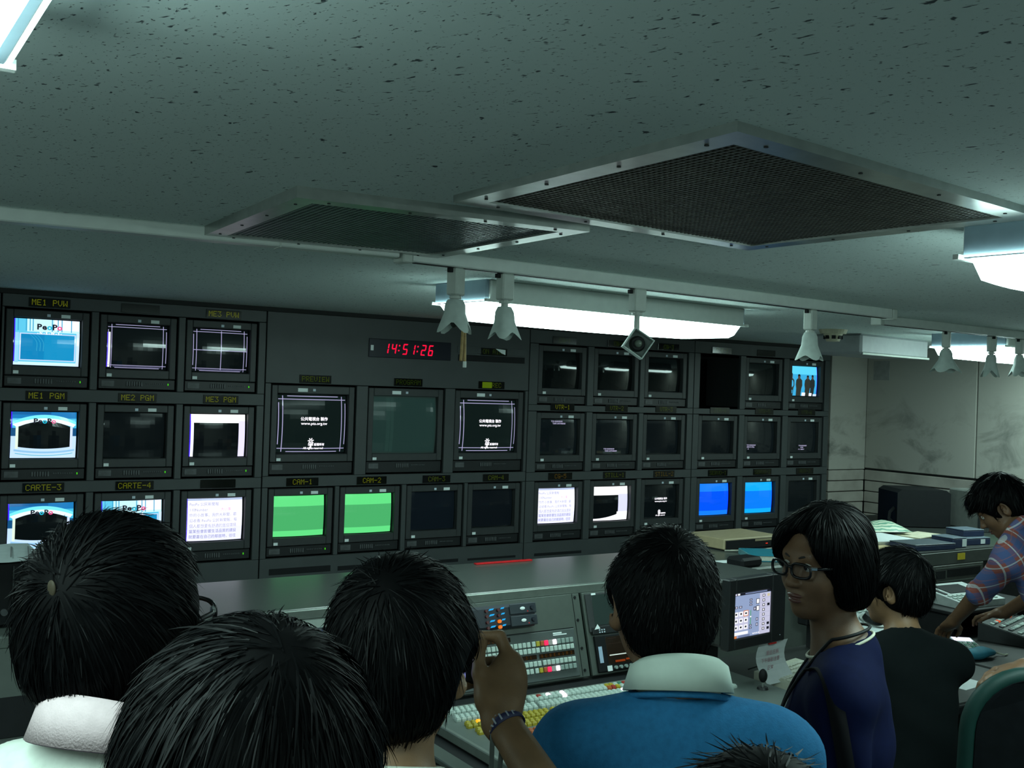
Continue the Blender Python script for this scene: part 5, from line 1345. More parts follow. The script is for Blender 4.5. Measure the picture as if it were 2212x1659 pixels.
def strands(F, V, Q, H, st, n, L, w, seed, lift=.010, down=.55):
    g = np.random.default_rng(seed); c = V[Q].mean(1); P = c[g.integers(0, len(c), n)]+g.normal(0, .003, (n, 3))
    wh = H(*st.get('whorl', (.01, -.075, .085))); K = 6; pts = []; nr = []
    Li = L*g.uniform(.55, 1.15, n); off = g.uniform(-.001, .003, n); lf = lift*g.uniform(0, 1, n)**3
    jit = g.normal(0, .22, (n, 3)); comb = np.asarray(st.get('comb', (0, 0, 0)), float) @ H.A
    for k in range(K+1):
        G = F.grad(P); d0 = F.at(P); u = k/K
        P = P-G*(d0-(off+lf*u*u))[:, None]
        pts.append(P.copy()); nr.append(G)
        r = P-wh; rl = np.linalg.norm(r, axis=1, keepdims=True); dist = np.clip(rl/.12, 0, 1)
        t = r/np.maximum(rl, 1e-6)+V3(0, 0, -1)*down*dist+jit*.5+comb*dist
        t = t-G*(t*G).sum(1, keepdims=True); t = t/np.maximum(np.linalg.norm(t, axis=1, keepdims=True), 1e-6)
        P = P+t*(Li/K)[:, None]
    pts = np.stack(pts, 1); nr = np.stack(nr, 1)
    l = H.loc(pts)/H.s
    if st.get('bob'): bad = ((l[..., 1] > .055) & (l[..., 2] < .050) & (np.abs(l[..., 0]) < .055)).any(1)
    else:
        bad = ((l[..., 1] > .05) & (l[..., 2] < (.012 if st.get('fringe') else .045))).any(1)
        if st.get('ears', True): bad |= ((np.abs(l[..., 0]) > .066) & (np.abs(l[..., 1]+.004) < .030) & (l[..., 2] < .022)).any(1)
    pts = pts[~bad]; nr = nr[~bad]; n = len(pts)
    tang = np.gradient(pts, axis=1); tang /= np.maximum(np.linalg.norm(tang, axis=2, keepdims=True), 1e-9)
    side = np.cross(tang, nr); side /= np.maximum(np.linalg.norm(side, axis=2, keepdims=True), 1e-9)
    tw = g.normal(0, .45, (n, 1, 1)); side = side*np.cos(tw)+nr*np.sin(tw)
    prof = np.array([.6, 1, 1, .95, .8, .55, .12])[None, :, None]*w*g.uniform(.5, 1.3, (n, 1, 1))
    VV = np.stack([pts-side*prof, pts+side*prof], 2).reshape(-1, 3)
    b = (np.arange(n)*(K+1)*2)[:, None]+(np.arange(K)*2)[None, :]; b = b.ravel()
    return VV, np.stack([b, b+1, b+3, b+2], 1)
def collar(mb, C, A, rx, ry, hs, hf, flare, gap, tilt, th=.003, n=36, drop=.0):
    """folded shirt collar round the neck; A rows: right, forward, up"""
    secs = []
    for i in range(n+1):
        a = math.pi/2+gap+(2*math.pi-2*gap)*i/n; ca, sa = math.cos(a), math.sin(a)
        base = C+A[0]*rx*ca+A[1]*ry*sa; out = nrm(A[0]*ca/rx+A[1]*sa/ry); z0 = -tilt*sa; k = .75+.25*(1-sa)/2
        P = lambda o, h: base+out*o+A[2]*(h+z0)
        pr = [(0, 0), (-.004, hs*k), (.003, hs*k+.003), (.008+flare*.35, hs*k-.004), (.008+flare, hs*k-hf*k), (.005+flare, hs*k-hf*k), (.003+flare*.2, hs*k-.010), (.001, hs*k-.006), (th, 0)]
        secs.append([tuple(P(o, h)) for o, h in pr])
    m_ = len(secs[0]); mb.add([p for s_ in secs for p in s_], [(i*m_+j, i*m_+(j+1) % m_, (i+1)*m_+(j+1) % m_, (i+1)*m_+j) for i in range(n) for j in range(m_)]+[tuple(range(m_))[::-1], tuple(n*m_+j for j in range(m_))])
    mb.hem = [s_[5] for s_ in secs]
    return mb
def person(label, head, yaw, body_yaw, pitch=0, roll=0, scale=1.0, lean=(0, 0), neck=(0, -.045, -.165), arms=None, hands=None, sit=None, hair=None, female=False, skin=SKIN,
           shirt=None, trousers=None, sleeve=1.0, neckcut=.0, fine=.0045, nstr=2200, seed=1, sh=.172, hook=None, drop=0.0, shirt_tags=('torso', 'arm')):
    """head: centre of the skull at eye height; lean: pelvis offset (x, y world) from the neck"""
    H = Frame(head, yaw, pitch, roll, scale); B0 = Frame(head, body_yaw, 0, 0, 1.0)
    N = np.asarray(head)+V3(*(np.array(neck)*np.array([1, 1, 1])) @ B0.A)
    floor_z = 0.0
    hipz = sit['z'] if sit else N[2]-.545
    Pv = V3(N[0]+lean[0], N[1]+lean[1], hipz)
    u = nrm(N-Pv); r = B0.A[0]; f = nrm(np.cross(u, r)); r = np.cross(f, u); A = np.stack([r, f, u]); L = np.linalg.norm(N-Pv); T = L/.545
    at = lambda x, y, z: Pv+r*x+f*y+u*(z*T)
    F = Field(); tor = Field(); 
    def both(kind, *a, **k):
        for G, inf in ((F, 0.0),): getattr(G, kind)(*a, **k)
    w = .92 if female else 1.0
    def torso(G, g):
        G.ell(at(0, 0, .00), np.array([.160*w+g, .108+g, .125+g]), A, .05); G.ell(at(0, .005, .17), np.array([.138*w+g, .100+g, .15+g]), A, .06)
        G.ell(at(0, .000, .34), np.array([.158*w+g, .108+g, .17+g]), A, .06)
        G.cap(at(-sh+.02, -.012, .462-drop), at(sh-.02, -.012, .462-drop), .056+g, .056+g, .06)
        if female: 
            for sx in (-1, 1): G.ell(at(sx*.065, .085, .31), np.array([.055, .050, .055])+g, A, .04)
        for sx in (-1, 1): G.cap(at(sx*.020, -.020, .530), at(sx*(sh-.05), -.015, .485-drop), .046+g, .042+g, .05)
    torso(F, 0)
    F.cap(N-u*.05, H(0, -.012, -.055), .056*w, .052*w, .035)
    head_ops(F, H, female)
    S = {-1: at(-sh, -.01, .455-drop), 1: at(sh, -.01, .455-drop)}; jo = {}
    arms = arms or {}
    for sx in (-1, 1):
        e, wr = arms.get(sx, (None, None))
        if e is None: e = S[sx]+r*sx*.045-u*.27-f*.02; wr = e+f*.06-V3(0, 0, 1)*.245+r*sx*.0
        e, wr = np.asarray(e, float), np.asarray(wr, float); jo[sx] = (S[sx], e, wr)
        F.cap(S[sx], e, .050*w, .039*w, .03); F.cap(e, wr, .039*w, .0265*w, .012)
        hd = (hands or {}).get(sx)
        if callable(hd): hd(F, wr, e)
        else:
            d, nn, cu = hd if hd else (wr-e, r*sx, .55)
            hand_ops(F, wr+nrm(d)*.012, d, nn, 1 if float(np.cross(nrm(nn), nrm(d)) @ (f if hd is None else r*(-sx))) > 0 else -1, cu, s=.95*w)
    hips = {sx: Pv+r*sx*.085-u*.02 for sx in (-1, 1)}; legs = {}
    for sx in (-1, 1):
        if sit: kn = hips[sx]+np.array(sit['dir'])*.43+r*sx*.03+V3(0, 0, .01); an = V3(kn[0]-sit['dir'][0]*.05, kn[1]-sit['dir'][1]*.05, .09)
        else: an = V3(Pv[0]+B0.A[0][0]*sx*.095, Pv[1]+B0.A[0][1]*sx*.095, .085)-B0.A[1]*.03; kn = (hips[sx]+an)/2+B0.A[1]*.035
        ft = an+B0.A[1]*.14-V3(0, 0, .050); legs[sx] = (hips[sx], kn, an, ft)
        F.cap(hips[sx], kn, .082, .056, .04); F.cap(kn, an, .056, .038, .02); F.cap(an-V3(0, 0, .045), ft, .036, .032, .03)
    allp = np.array([H(0, 0, .14), Pv]+[p for q in jo.values() for p in q]+[p for q in legs.values() for p in q])
    lo = allp.min(0)-.20; hi = allp.max(0)+.20; lo[2] = -.02; hi[2] = H.o[2]+.19
    root = thing('person', label, 'person', (Pv[0], Pv[1], 0)); off = np.array([Pv[0], Pv[1], 0])
    hb = [(H.o[i]-.135, H.o[i]+.135, fine) for i in range(3)]; fx = [[hb[0]], [hb[1]], [hb[2]]]
    for sx in (-1, 1):
        if hands and sx in hands:
            for i in range(3): fx[i].append((jo[sx][2][i]-.16, jo[sx][2][i]+.16, .0042))
    V, Q = mesh_field(F, lo, hi, .014, fx); body = link('body', np_mesh('body', V-off, Q, skin), root)
    # clothes
    if shirt is not None:
        G = Field(); torso(G, .010)
        for sx in (-1, 1):
            a, e, wr = jo[sx]
            if sleeve <= 1: G.cap(a, a+(e-a)*sleeve, .060*w, (.060-.010*sleeve)*w, .03)
            else: G.cap(a, e, .060*w, .050*w, .03); G.cap(e, e+(wr-e)*min(1, sleeve-1), .050*w, (.050-.014*min(1, sleeve-1))*w, .015)
        nc = neckcut
        G.ell(N+u*(.055+nc)+f*.02, np.array([.070, .074, .070]), A, .010, 's')
        G.half(Pv-u*.10, -u, .006)
        if sit: pass
        V, Q = mesh_field(G, lo, hi, .0105); 
        dp = G.grad(V); wob = np.sin(V[:, 2]*38+V[:, 0]*21)*np.sin(V[:, 1]*27-V[:, 2]*17)*.0028; V = V+dp*wob[:, None]
        link('shirt', np_mesh('shirt', V-off, Q, shirt), root)
    if trousers is not None:
        G = Field(); G.ell(Pv, np.array([.170*w, .118, .125]), A, .05)
        for sx in (-1, 1):
            h_, k_, a_, f_ = legs[sx]; G.cap(h_, k_, .094, .070, .04); G.cap(k_, a_, .070, .058, .02)
        G.half(Pv+u*.05, u, .006); G.half((0, 0, .06), (0, 0, -1), .004)
        V, Q = mesh_field(G, lo, hi, .014); link('trousers', np_mesh('trousers', V-off, Q, trousers), root)
        for sx in (-1, 1):
            G = Field(); h_, k_, a_, f_ = legs[sx]; G.cap(a_-V3(0, 0, .042), f_+V3(0, 0, .0), .046, .042, .03); G.half((0, 0, .001), (0, 0, -1), .004); G.half(a_+V3(0, 0, .015), (0, 0, 1), .004)
            p_ = np.array([a_, f_]); V, Q = mesh_field(G, p_.min(0)-.08, p_.max(0)+.08, .009); link('shoe', np_mesh('shoe', V-off, Q, M_black), root)
    # face pieces
    for sx in (-1, 1):
        mb = MB(); c = H(sx*.030, .0835, .004); mb.mi = 0; M_ = Matrix([list(H.A[0]), list(H.A[1]), list(H.A[2])]).transposed().to_4x4()
        mb.ell(c-off, (.0118*scale,)*3, 16, 10, M_); mb.mi = 1; c2 = H(sx*.030, .0945, .003); mb.ell(c2-off, (.0055*scale, .0016*scale, .0055*scale), 12, 6, M_)
        part('eye', mb, [M_eyew, M_iris], root, True)
        lid = MB()
        rows = []
        for i in range(9):
            q = -1+2*i/8
            for yy, zz in ((.0948-.006*q*q, .0065-.004*q*q), (.0930-.006*q*q, .0105-.004*q*q), (.088-.006*q*q, .012-.004*q*q)): rows.append(tuple(H(sx*.030+q*.0125, yy, zz)-off))
        lid.add(rows, [(i*3+j, i*3+j+1, (i+1)*3+j+1, (i+1)*3+j) for i in range(8) for j in range(2)]); part('eyelid', lid, skin, root, True)
        br = MB().tube([tuple(H(sx*(.014+.034*q), .0985-.022*q*q, .0225+.0045*math.sin(math.pi*min(q, 1)))-off) for q in (0, .2, .4, .6, .8, 1)], [.0014, .0024, .0026, .0022, .0015, .0006], 6)
        part('eyebrow', br, M_brow, root, True)
    G = Field(); s = H.s
    G.ell(H(0, .0965, -.0625), np.array([.0225, .0095, .0062])*s, H.A, .003); G.ell(H(0, .0960, -.0738), np.array([.0195, .0098, .0068])*s, H.A, .003)
    G.cap(H(-.023, .104, -.0678), H(.023, .104, -.0678), .0016*s, .0016*s, .004*s, 's')
    V, Q = mesh_field(G, H(0, .09, -.068)-.035, H(0, .09, -.068)+.035, .0022); link('lips', np_mesh('lips', V-off, Q, M_lip), root)
    if hair:
        hf = hair_field(H, hair); V, Q = mesh_field(hf, H.o-.19, H.o+.19, .006)
        ho = link('hair', np_mesh('hair', V-off, Q, M_hair), root)
        if nstr:
            V2, Q2 = strands(hf, V, Q, H, hair, nstr, hair.get('L', .05), hair.get('w', .0009), seed, hair.get('lift', .010), hair.get('down', .55))
            link('hair_strands', np_mesh('hair_strands', V2-off, Q2, M_strand), ho, kind='stuff')
    return dict(root=root, off=off, H=H, N=N, Pv=Pv, A=A, r=r, f=f, u=u, jo=jo, at=at)
def ppart(p, name, mb, m, smooth=False, kind=None, label=None):
    mb.v = [tuple(np.asarray(v)-p['off']) for v in mb.v]; return part(name, mb, m, p['root'], smooth, (0, 0, 0), kind, label)
def glasses(p, label, m=None, size=1.0, silver=True):
    H = p['H']; m = m or mat('black spectacle frame', (.004, .004, .005), rough=.3, spec=.3)
    gl = thing_part('glasses', p, label)
    C = lambda *q: tuple(H(*q)-p['off'])
    for sx in (-1, 1):
        rim = []
        for i in range(20):
            a = 2*math.pi*i/20; cx, cz = math.cos(a), math.sin(a); ex = .0255*np.sign(cx)*abs(cx)**.7; ez = .0165*np.sign(cz)*abs(cz)**.7
            x = sx*.0325+ex; rim.append(C(x, .114-.45*max(0, abs(x)-.02)**1.3, -.001+ez*(1 if cz < 0 else .92)))
        mb = MB().tube(rim+[rim[0], rim[1]], .0021*size, 6, False); part('rim', mb, m, gl, True)
        c = np.mean(rim, axis=0); mb = MB(); mb.add([tuple(c)]+rim, [(0, 1+i, 1+(i+1) % 20) for i in range(20)])
        part('lens', mb, LENS, gl, True)
        mb = MB().tube([C(sx*.059, .102, .006), C(sx*.074, .085, .006), C(sx*.083, .03, .004), C(sx*.084, -.004, .002), C(sx*.083, -.018, -.014)], [.0032, .0034, .0028, .0024, .0020], 6); part('temple', mb, m, gl, True)
        if silver: part('hinge', MB().tube([C(sx*.056, .1055, .006), C(sx*.066, .096, .006)], .0036, 6), mat('silver hinge', (.5, .55, .56), rough=.25, metal=.8), gl)
    part('bridge', MB().tube([C(-.009, .115, .003), C(0, .117, .006), C(.009, .115, .003)], .0020*size, 6), m, gl, True)
    return gl
def thing_part(name, p, label=None):
    o = bpy.data.objects.new(name, None); COL.objects.link(o); o.parent = p['root']; o.empty_display_size = .03
    if label: o['label'] = label
    return o
LENS = bpy.data.materials.new('spectacle lens'); LENS.use_nodes = True
_b = LENS.node_tree.nodes['Principled BSDF']; _b.inputs['Alpha'].default_value = .14; _b.inputs['Roughness'].default_value = .02; _b.inputs['Specular IOR Level'].default_value = .5; _b.inputs['Base Color'].default_value = (.02, .02, .03, 1)
C_white = mat('white polo cotton', (.62, .66, .60), rough=.85, var=.05, scale=60, bump=.2, bscale=300, spec=.08)
C_pink = mat('pinkish collar rib', (.60, .47, .49), rough=.85, var=.05, scale=80, bump=.3, bscale=400, spec=.08)
C_cream = mat('cream striped cotton', (.44, .46, .40), rough=.85, var=.06, scale=60, spec=.08)
C_blue = mat('blue knit', (.018, .120, .260), rough=.9, var=.10, scale=90, bump=.4, bscale=350, spec=.12)
C_wcol = mat('white shirt collar', (.50, .58, .52), rough=.8, var=.04, spec=.08)
C_navy = mat('navy knit', (.0030, .0052, .026), rough=.85, var=.10, scale=60, spec=.06)
C_black = mat('black tee cotton', (.0030, .0048, .0052), rough=.9, var=.1, scale=60, spec=.08)
C_dark = mat('dark trousers', (.015, .017, .022), rough=.85, var=.1, spec=.08)
C_jean = mat('blue jeans', (.012, .040, .110), rough=.85, var=.2, scale=50, spec=.08)
def plaid_mat():
    m = bpy.data.materials.new('plaid flannel'); m.use_nodes = True; nt = m.node_tree; L = nt.links.new; b = nt.nodes['Principled BSDF']; b.inputs['Roughness'].default_value = .85
    tc = nt.nodes.new('ShaderNodeTexCoord'); mp = nt.nodes.new('ShaderNodeMapping'); mp.inputs['Rotation'].default_value = (R(20), R(28), R(35)); L(tc.outputs['Object'], mp.inputs['Vector'])
    sp = nt.nodes.new('ShaderNodeSeparateXYZ'); L(mp.outputs['Vector'], sp.inputs['Vector'])
    def band(ax, per, ph, wd):
        a = nt.nodes.new('ShaderNodeMath'); a.operation = 'MULTIPLY_ADD'; a.inputs[1].default_value = 1/per; a.inputs[2].default_value = ph; L(sp.outputs[ax], a.inputs[0])
        f = nt.nodes.new('ShaderNodeMath'); f.operation = 'FRACT'; L(a.outputs[0], f.inputs[0])
        c = nt.nodes.new('ShaderNodeMath'); c.operation = 'LESS_THAN'; c.inputs[1].default_value = wd; L(f.outputs[0], c.inputs[0]); return c.outputs[0]
    col = None
    def over(col, fac, c, k):
        mx = nt.nodes.new('ShaderNodeMix'); mx.data_type = 'RGBA'; q = nt.nodes.new('ShaderNodeMath'); q.operation = 'MULTIPLY'; q.inputs[1].default_value = k; L(fac, q.inputs[0]); L(q.outputs[0], mx.inputs['Factor'])
        if isinstance(col, tuple): mx.inputs['A'].default_value = col
        else: L(col, mx.inputs['A'])
        mx.inputs['B'].default_value = c; return mx.outputs['Result']
    col = (.22, .055, .045, 1)
    col = over(col, band('X', .075, 0, .5), (.030, .085, .22, 1), .75); col = over(col, band('Z', .075, .2, .5), (.022, .070, .20, 1), .6)
    col = over(col, band('X', .075, .25, .07), (.42, .44, .46, 1), .8); col = over(col, band('Z', .075, .45, .07), (.42, .44, .46, 1), .7); col = over(col, band('Z', .0375, .1, .06), (.30, .10, .08, 1), .6)
    L(col, b.inputs['Base Color']); return m
C_plaid = plaid_mat()

# man with glasses at the left, white polo with pink collar
p = person('person with thick black hair and glasses, in a white polo, at the left', (.312, 1.350, 1.542), R(60), R(48), pitch=R(3), scale=1.0, hair=dict(t=.017, whorl=(.022, -.088, .062), L=.060, w=.0010, lift=.012, nape=-.098, ears=False),
           shirt=C_white, trousers=C_dark, sleeve=.8, neck=(.030, -.030, -.150), sh=.160, drop=-.012, arms={1: ((.440, 1.285, 1.08), (.350, 1.470, 1.04))}, hands={1: ((-.6, .6, 0), (.2, .3, 1), .5)}, nstr=5200, seed=1, fine=.006, skin=SKIN2, neckcut=.006)
mb = collar(MB(), p['N']+p['u']*.008, p['A'], .074, .076, .058, .048, .022, .5, .030)
hem = [Vector(q) for q in mb.hem]
ppart(p, 'collar', mb, C_pink, True, label='pinkish ribbed polo collar')
ppart(p, 'collar_hem', MB().tube(hem, .0022, 6), mat('mauve hem', (.16, .11, .15), rough=.8), True)
glasses(p, 'black rimmed glasses', size=1.5)
H = p['H']; mb = MB(); M_ = Matrix([list(H.A[0]), list(H.A[1]), list(H.A[2])]).transposed().to_4x4()
hf_ = hair_field(H, dict(t=.017, ears=False, nape=-.098)); q_ = H(.022, -.112, .072)
for _ in range(6): q_ = q_-hf_.grad(q_[None])[0]*hf_.at(q_[None])[0]
mb.ell(q_, (.0065, .0025, .010), 14, 8, M_); ppart(p, 'scalp', mb, mat('scalp skin', (.040, .032, .020), rough=.6, spec=.2), True, label='pale scalp showing at the hair whorl')

# close head in front of the viewer
p = person('person seen only as a round head of straight black hair, nearest the viewer', (.301, .838, 1.505), R(24), R(24), pitch=R(-6), scale=1.0, hair=dict(t=.028, whorl=(.02, -.060, .105), L=.085, w=.0009, lift=.010, down=.7, nape=-.10),
           shirt=C_black, trousers=C_dark, nstr=7000, seed=2, fine=.007)
# man holding up a small camera
def cam_hand(F, wr, e):
    W = np.array([.903, 1.395, 1.338]); K = np.array([.936, 1.421, 1.413]); P1 = np.array([.930, 1.446, 1.448]); T = np.array([.910, 1.478, 1.444])
    d = nrm(K-W); back = nrm(np.array([-.30, -.95, .15])); back = nrm(back-d*(back @ d)); l = np.cross(back, d)
    F.ell(W+d*.045+l*.0, np.array([.036, .055, .018]), np.stack([l, d, back]), .018); F.cap(W-d*.012, W+d*.02, .024, .025, .02)
    F.cap(W+d*.030, K, .020, .0125, .02)
    F.cap(K, P1, .0115, .0100, .006); F.cap(P1, T, .0098, .0082, .005); F.cap(T, T+np.array([-.014, .010, -.006]), .0082, .0070, .004)
    C0 = np.array([.889, 1.412, 1.362]); C1 = np.array([.884, 1.430, 1.398]); C2 = np.array([.889, 1.442, 1.424]); C3 = np.array([.902, 1.450, 1.440])
    F.cap(W+d*.012, C0, .020, .017, .02); F.cap(C0, C1, .017, .0120, .012); F.cap(C1, C2, .0115, .0100, .005); F.cap(C2, C3, .0098, .0078, .005)
    for i, (a, q) in enumerate(((.018, .006), (.034, .002), (.050, -.004))):     # the other fingers wrap round the front of the camera
        k = K-d*a+np.array([.004, .010, 0]); m1 = k+np.array([.004, .040, .004]); m2 = m1+np.array([-.026, .016, -.002]); m3 = m2+np.array([-.020, -.006, -.004])
        F.cap(k, m1, .0112, .0100, .006); F.cap(m1, m2, .0098, .0088, .004); F.cap(m2, m3, .0086, .0070, .004)
p = person('person in a striped cream tee, holding up a small camera in the right hand', (.672, 1.292, 1.474), R(44), R(34), pitch=R(-4), scale=1.0, hair=dict(t=.021, whorl=(.0, -.075, .085), L=.050, w=.0009, lift=.012, nape=-.100),
           shirt=C_cream, trousers=C_dark, sleeve=.55, arms={1: ((.920, 1.165, 1.185), (.903, 1.388, 1.330)), -1: ((.575, 1.44, 1.04), (.700, 1.53, 1.13))}, hands={1: cam_hand, -1: ((.8, .3, .4), (-.3, -.4, -1), .6)}, nstr=4200, seed=3, fine=.006, skin=SKIN2, sh=.165, neckcut=.010)
# crew neck with dark stripe
mb = MB(); Cn = p['N']+p['u']*.030; ring = [Cn+p['r']*.064*math.cos(a)+p['f']*(.066*math.sin(a))-p['u']*.022*math.sin(a) for a in np.linspace(0, 2*math.pi, 37)]
mb.tube(ring, .0085, 8, False); ppart(p, 'neckband', mb, C_cream, True)
mb = MB(); ring = [Cn-p['u']*.014+p['r']*.078*math.cos(a)+p['f']*(.080*math.sin(a))-p['u']*.022*math.sin(a) for a in np.linspace(0, 2*math.pi, 37)]
mb.tube(ring, .0042, 6, False); ppart(p, 'neck_stripe', mb, mat('grey stripe', (.14, .17, .17), rough=.8), True)
# wristband with pale letters and two hanging straps (worn: parts of the person)
wr = np.array([.9045, 1.383, 1.326]); ax = nrm(np.array([.903, 1.395, 1.338])-np.array([.920, 1.165, 1.185])); a_ = nrm(np.cross(ax, V3(0, 0, 1))); b_ = np.cross(ax, a_)
mb = MB(); vs = []; n = 28
for o, rr in ((-.009, .0300), (-.009, .0318), (.009, .0318), (.009, .0300)):
    vs += [tuple(wr+ax*o+a_*rr*math.cos(2*math.pi*i/n)+b_*rr*1.0*math.sin(2*math.pi*i/n)) for i in range(n)]
mb.add(vs, [(r_*n+i, r_*n+(i+1) % n, ((r_+1) % 4)*n+(i+1) % n, ((r_+1) % 4)*n+i) for r_ in range(4) for i in range(n)])
wb_ = ppart(p, 'wristband', mb, mat('navy wristband', (.010, .012, .060), rough=.6), True, label='navy wristband with pale letters')
mb = MB(); cdir = nrm(np.array([0, 0, 1.85])-wr); best = max(range(n), key=lambda i: float((a_*math.cos(2*math.pi*i/n)+b_*math.sin(2*math.pi*i/n)) @ cdir)); a0 = 2*math.pi*best/n
for q, ch in enumerate('ATTTF'):
    v, f_ = text_geo(ch, .019, bold=.0004); th = a0+(q-2)*.36
    for vv, ff in ((v, f_),): mb.add([tuple(wr+ax*y+(a_*math.cos(th+x/.032*SGN)+b_*math.sin(th+x/.032*SGN))*.0323) for SGN in (1,) for x, y in vv], ff)
ppart(p, 'lettering', mb, mat('pale band print', (.30, .32, .38), rough=.7), kind='stuff')
for k in (0, 1):
    s0 = wr+V3(-.027+.013*k, -.008-.009*k, -.006); mb = MB().ribbon([s0, s0+V3(-.003-.004*k, -.004, -.06), s0+V3(-.006+.003*k, -.006, -.14), s0+V3(-.004, -.004, -.24)], .008, .0016, (0, -1, 0)); ppart(p, 'hanging_strap', mb, mat('grey strap', (.13, .15, .14), rough=.7))
c_ = thing('compact_camera', 'small dark compact camera held up beside the face of the man in the cream tee', 'camera', (.882, 1.476, 1.402), R(-42))
part('body', MB().box(-.048, .030, -.011, .011, -.030, .030, .006), M_black, c_)
part('screen', MB().box(-.040, .006, -.0125, -.0112, -.022, .024), em((150, 160, 240), .8), c_)  # screen glow raised to stand in for bluish-white highlights on the camera
part('lens', MB().cyl((-.008, .011, -.002), (-.008, .026, -.002), .020, .018, n=20), M_blackm, c_)
part('shutter_button', MB().cyl((.016, 0, .030), (.016, 0, .034), .006, n=12), M_metal, c_)

# man in the blue sweater
p = person('person in a bright blue sweater over a white collar, seen from behind', (1.190, 1.350, 1.496), R(26), R(33), pitch=R(-3), scale=.98, hair=dict(t=.0115, whorl=(.0, -.070, .095), L=.020, w=.0008, lift=.008, down=.5, nape=-.085),
           shirt=C_blue, trousers=C_dark, sleeve=2.0, neck=(.022, -.045, -.160), nstr=4600, seed=4, fine=.006, sh=.178, neckcut=-.010, drop=-.018)
mb = collar(MB(), p['N']+p['u']*.020-p['f']*.004, p['A'], .066, .068, .060, .050, .016, .55, .026)
ppart(p, 'shirt_collar', mb, C_wcol, True, label='white shirt collar')
mb = MB(); Cn = p['N']+p['u']*.016; ring = [Cn+p['r']*.080*math.cos(a)+p['f']*(.080*math.sin(a))-p['u']*.030*math.sin(a) for a in np.linspace(0, 2*math.pi, 37)]
mb.tube(ring, .0055, 8, False); ppart(p, 'neckband', mb, C_blue, True)

# hair tips of one more visitor at the bottom edge
p = person('person of whom only spiky black hair tips show in front of the blue sweater', (.800, .752, 1.360), R(35), R(35), scale=.98, hair=dict(t=.016, whorl=(.0, -.05, .11), L=.050, w=.0009, lift=.022, down=.35), shirt=C_black, trousers=C_dark, nstr=3600, seed=5, fine=.008)

# woman with glasses looking round
p = person('woman with a short black bob, glasses and a navy top, looking round to the left', (1.828, 1.554, 1.494), R(-88), R(-38), pitch=R(-3), scale=.94, hair=dict(t=.018, bob=True, whorl=(-.02, .01, .125), L=.075, w=.0009, lift=.004, down=.9, comb=(0, -.25, 0)), female=True, skin=SKIN,
           shirt=C_navy, trousers=C_dark, sleeve=1.9, nstr=5200, seed=6, fine=.0030, sh=.155, neckcut=-.018, neck=(0, -.036, -.175))
glasses(p, 'black glasses with pale hinges', size=1.45)
mb = MB(); Cn = p['N']+p['u']*.003; ring = [Cn+p['r']*.074*math.cos(a)+p['f']*(.000+.068*math.sin(a))-p['u']*.030*math.sin(a) for a in np.linspace(0, 2*math.pi, 41)]
mb.tube(ring, .0032, 6, False); ppart(p, 'neckline_trim', mb, mat('pale trim', (.46, .46, .36), rough=.7), True, label='pale edge of an undershirt at the neckline')
back = [Cn+p['u']*(.026+.018*math.cos(t_))+p['r']*.066*math.sin(t_)-p['f']*(.060*math.cos(t_)) for t_ in np.linspace(-1.9, 1.9, 17)]
def smooth(pts, n=3):
    for _ in range(n):
        q = [pts[0]]
        for a_0, b_0 in zip(pts[:-1], pts[1:]): q += [a_0*.75+b_0*.25, a_0*.25+b_0*.75]
        pts = q+[pts[-1]]
    return pts
fl = [p['at'](-.050, .088, .47), p['at'](-.045, .118, .40), p['at'](-.035, .142, .30), p['at'](-.006, .124, .10)]
fr = [p['at'](.050, .088, .47), p['at'](.045, .118, .40), p['at'](.035, .142, .30), p['at'](.006, .124, .10)]
mb = MB(); mb.tube([tuple(q) for q in smooth(fl[::-1]+back+fr)], .0036, 6); ppart(p, 'lanyard', mb, M_black, True, label='thin black lanyard round the neck')

st_ = smooth([p['at'](-.080, .055, .505), p['at'](-.120, .030, .525), p['at'](-.175, .012, .512), p['at'](-.216, -.004, .465), p['at'](-.236, -.022, .38), p['at'](-.247, -.045, .26), p['at'](-.252, -.070, .12)], 2)
mb = MB(); vs_ = []
for i_, q_ in enumerate(st_):
    d_ = nrm(st_[min(i_+1, len(st_)-1)]-st_[max(i_-1, 0)]); o_ = nrm(q_-p['at'](-.10, q_ @ p['f']-p['at'](0, 0, 0) @ p['f'], .30)); w_ = nrm(np.cross(d_, o_)); o_ = np.cross(w_, d_)
    for a1, b1 in ((-.016, -.002), (.016, -.002), (.016, .002), (-.016, .002)): vs_.append(tuple(q_+w_*a1+o_*b1))
mb.add(vs_, [(i*4+k, i*4+(k+1) % 4, (i+1)*4+(k+1) % 4, (i+1)*4+k) for i in range(len(st_)-1) for k in range(4)])
ppart(p, 'bag_strap', mb, mat('black webbing', (.002, .002, .003), rough=.8, spec=.1), True, label='black bag strap over the shoulder')

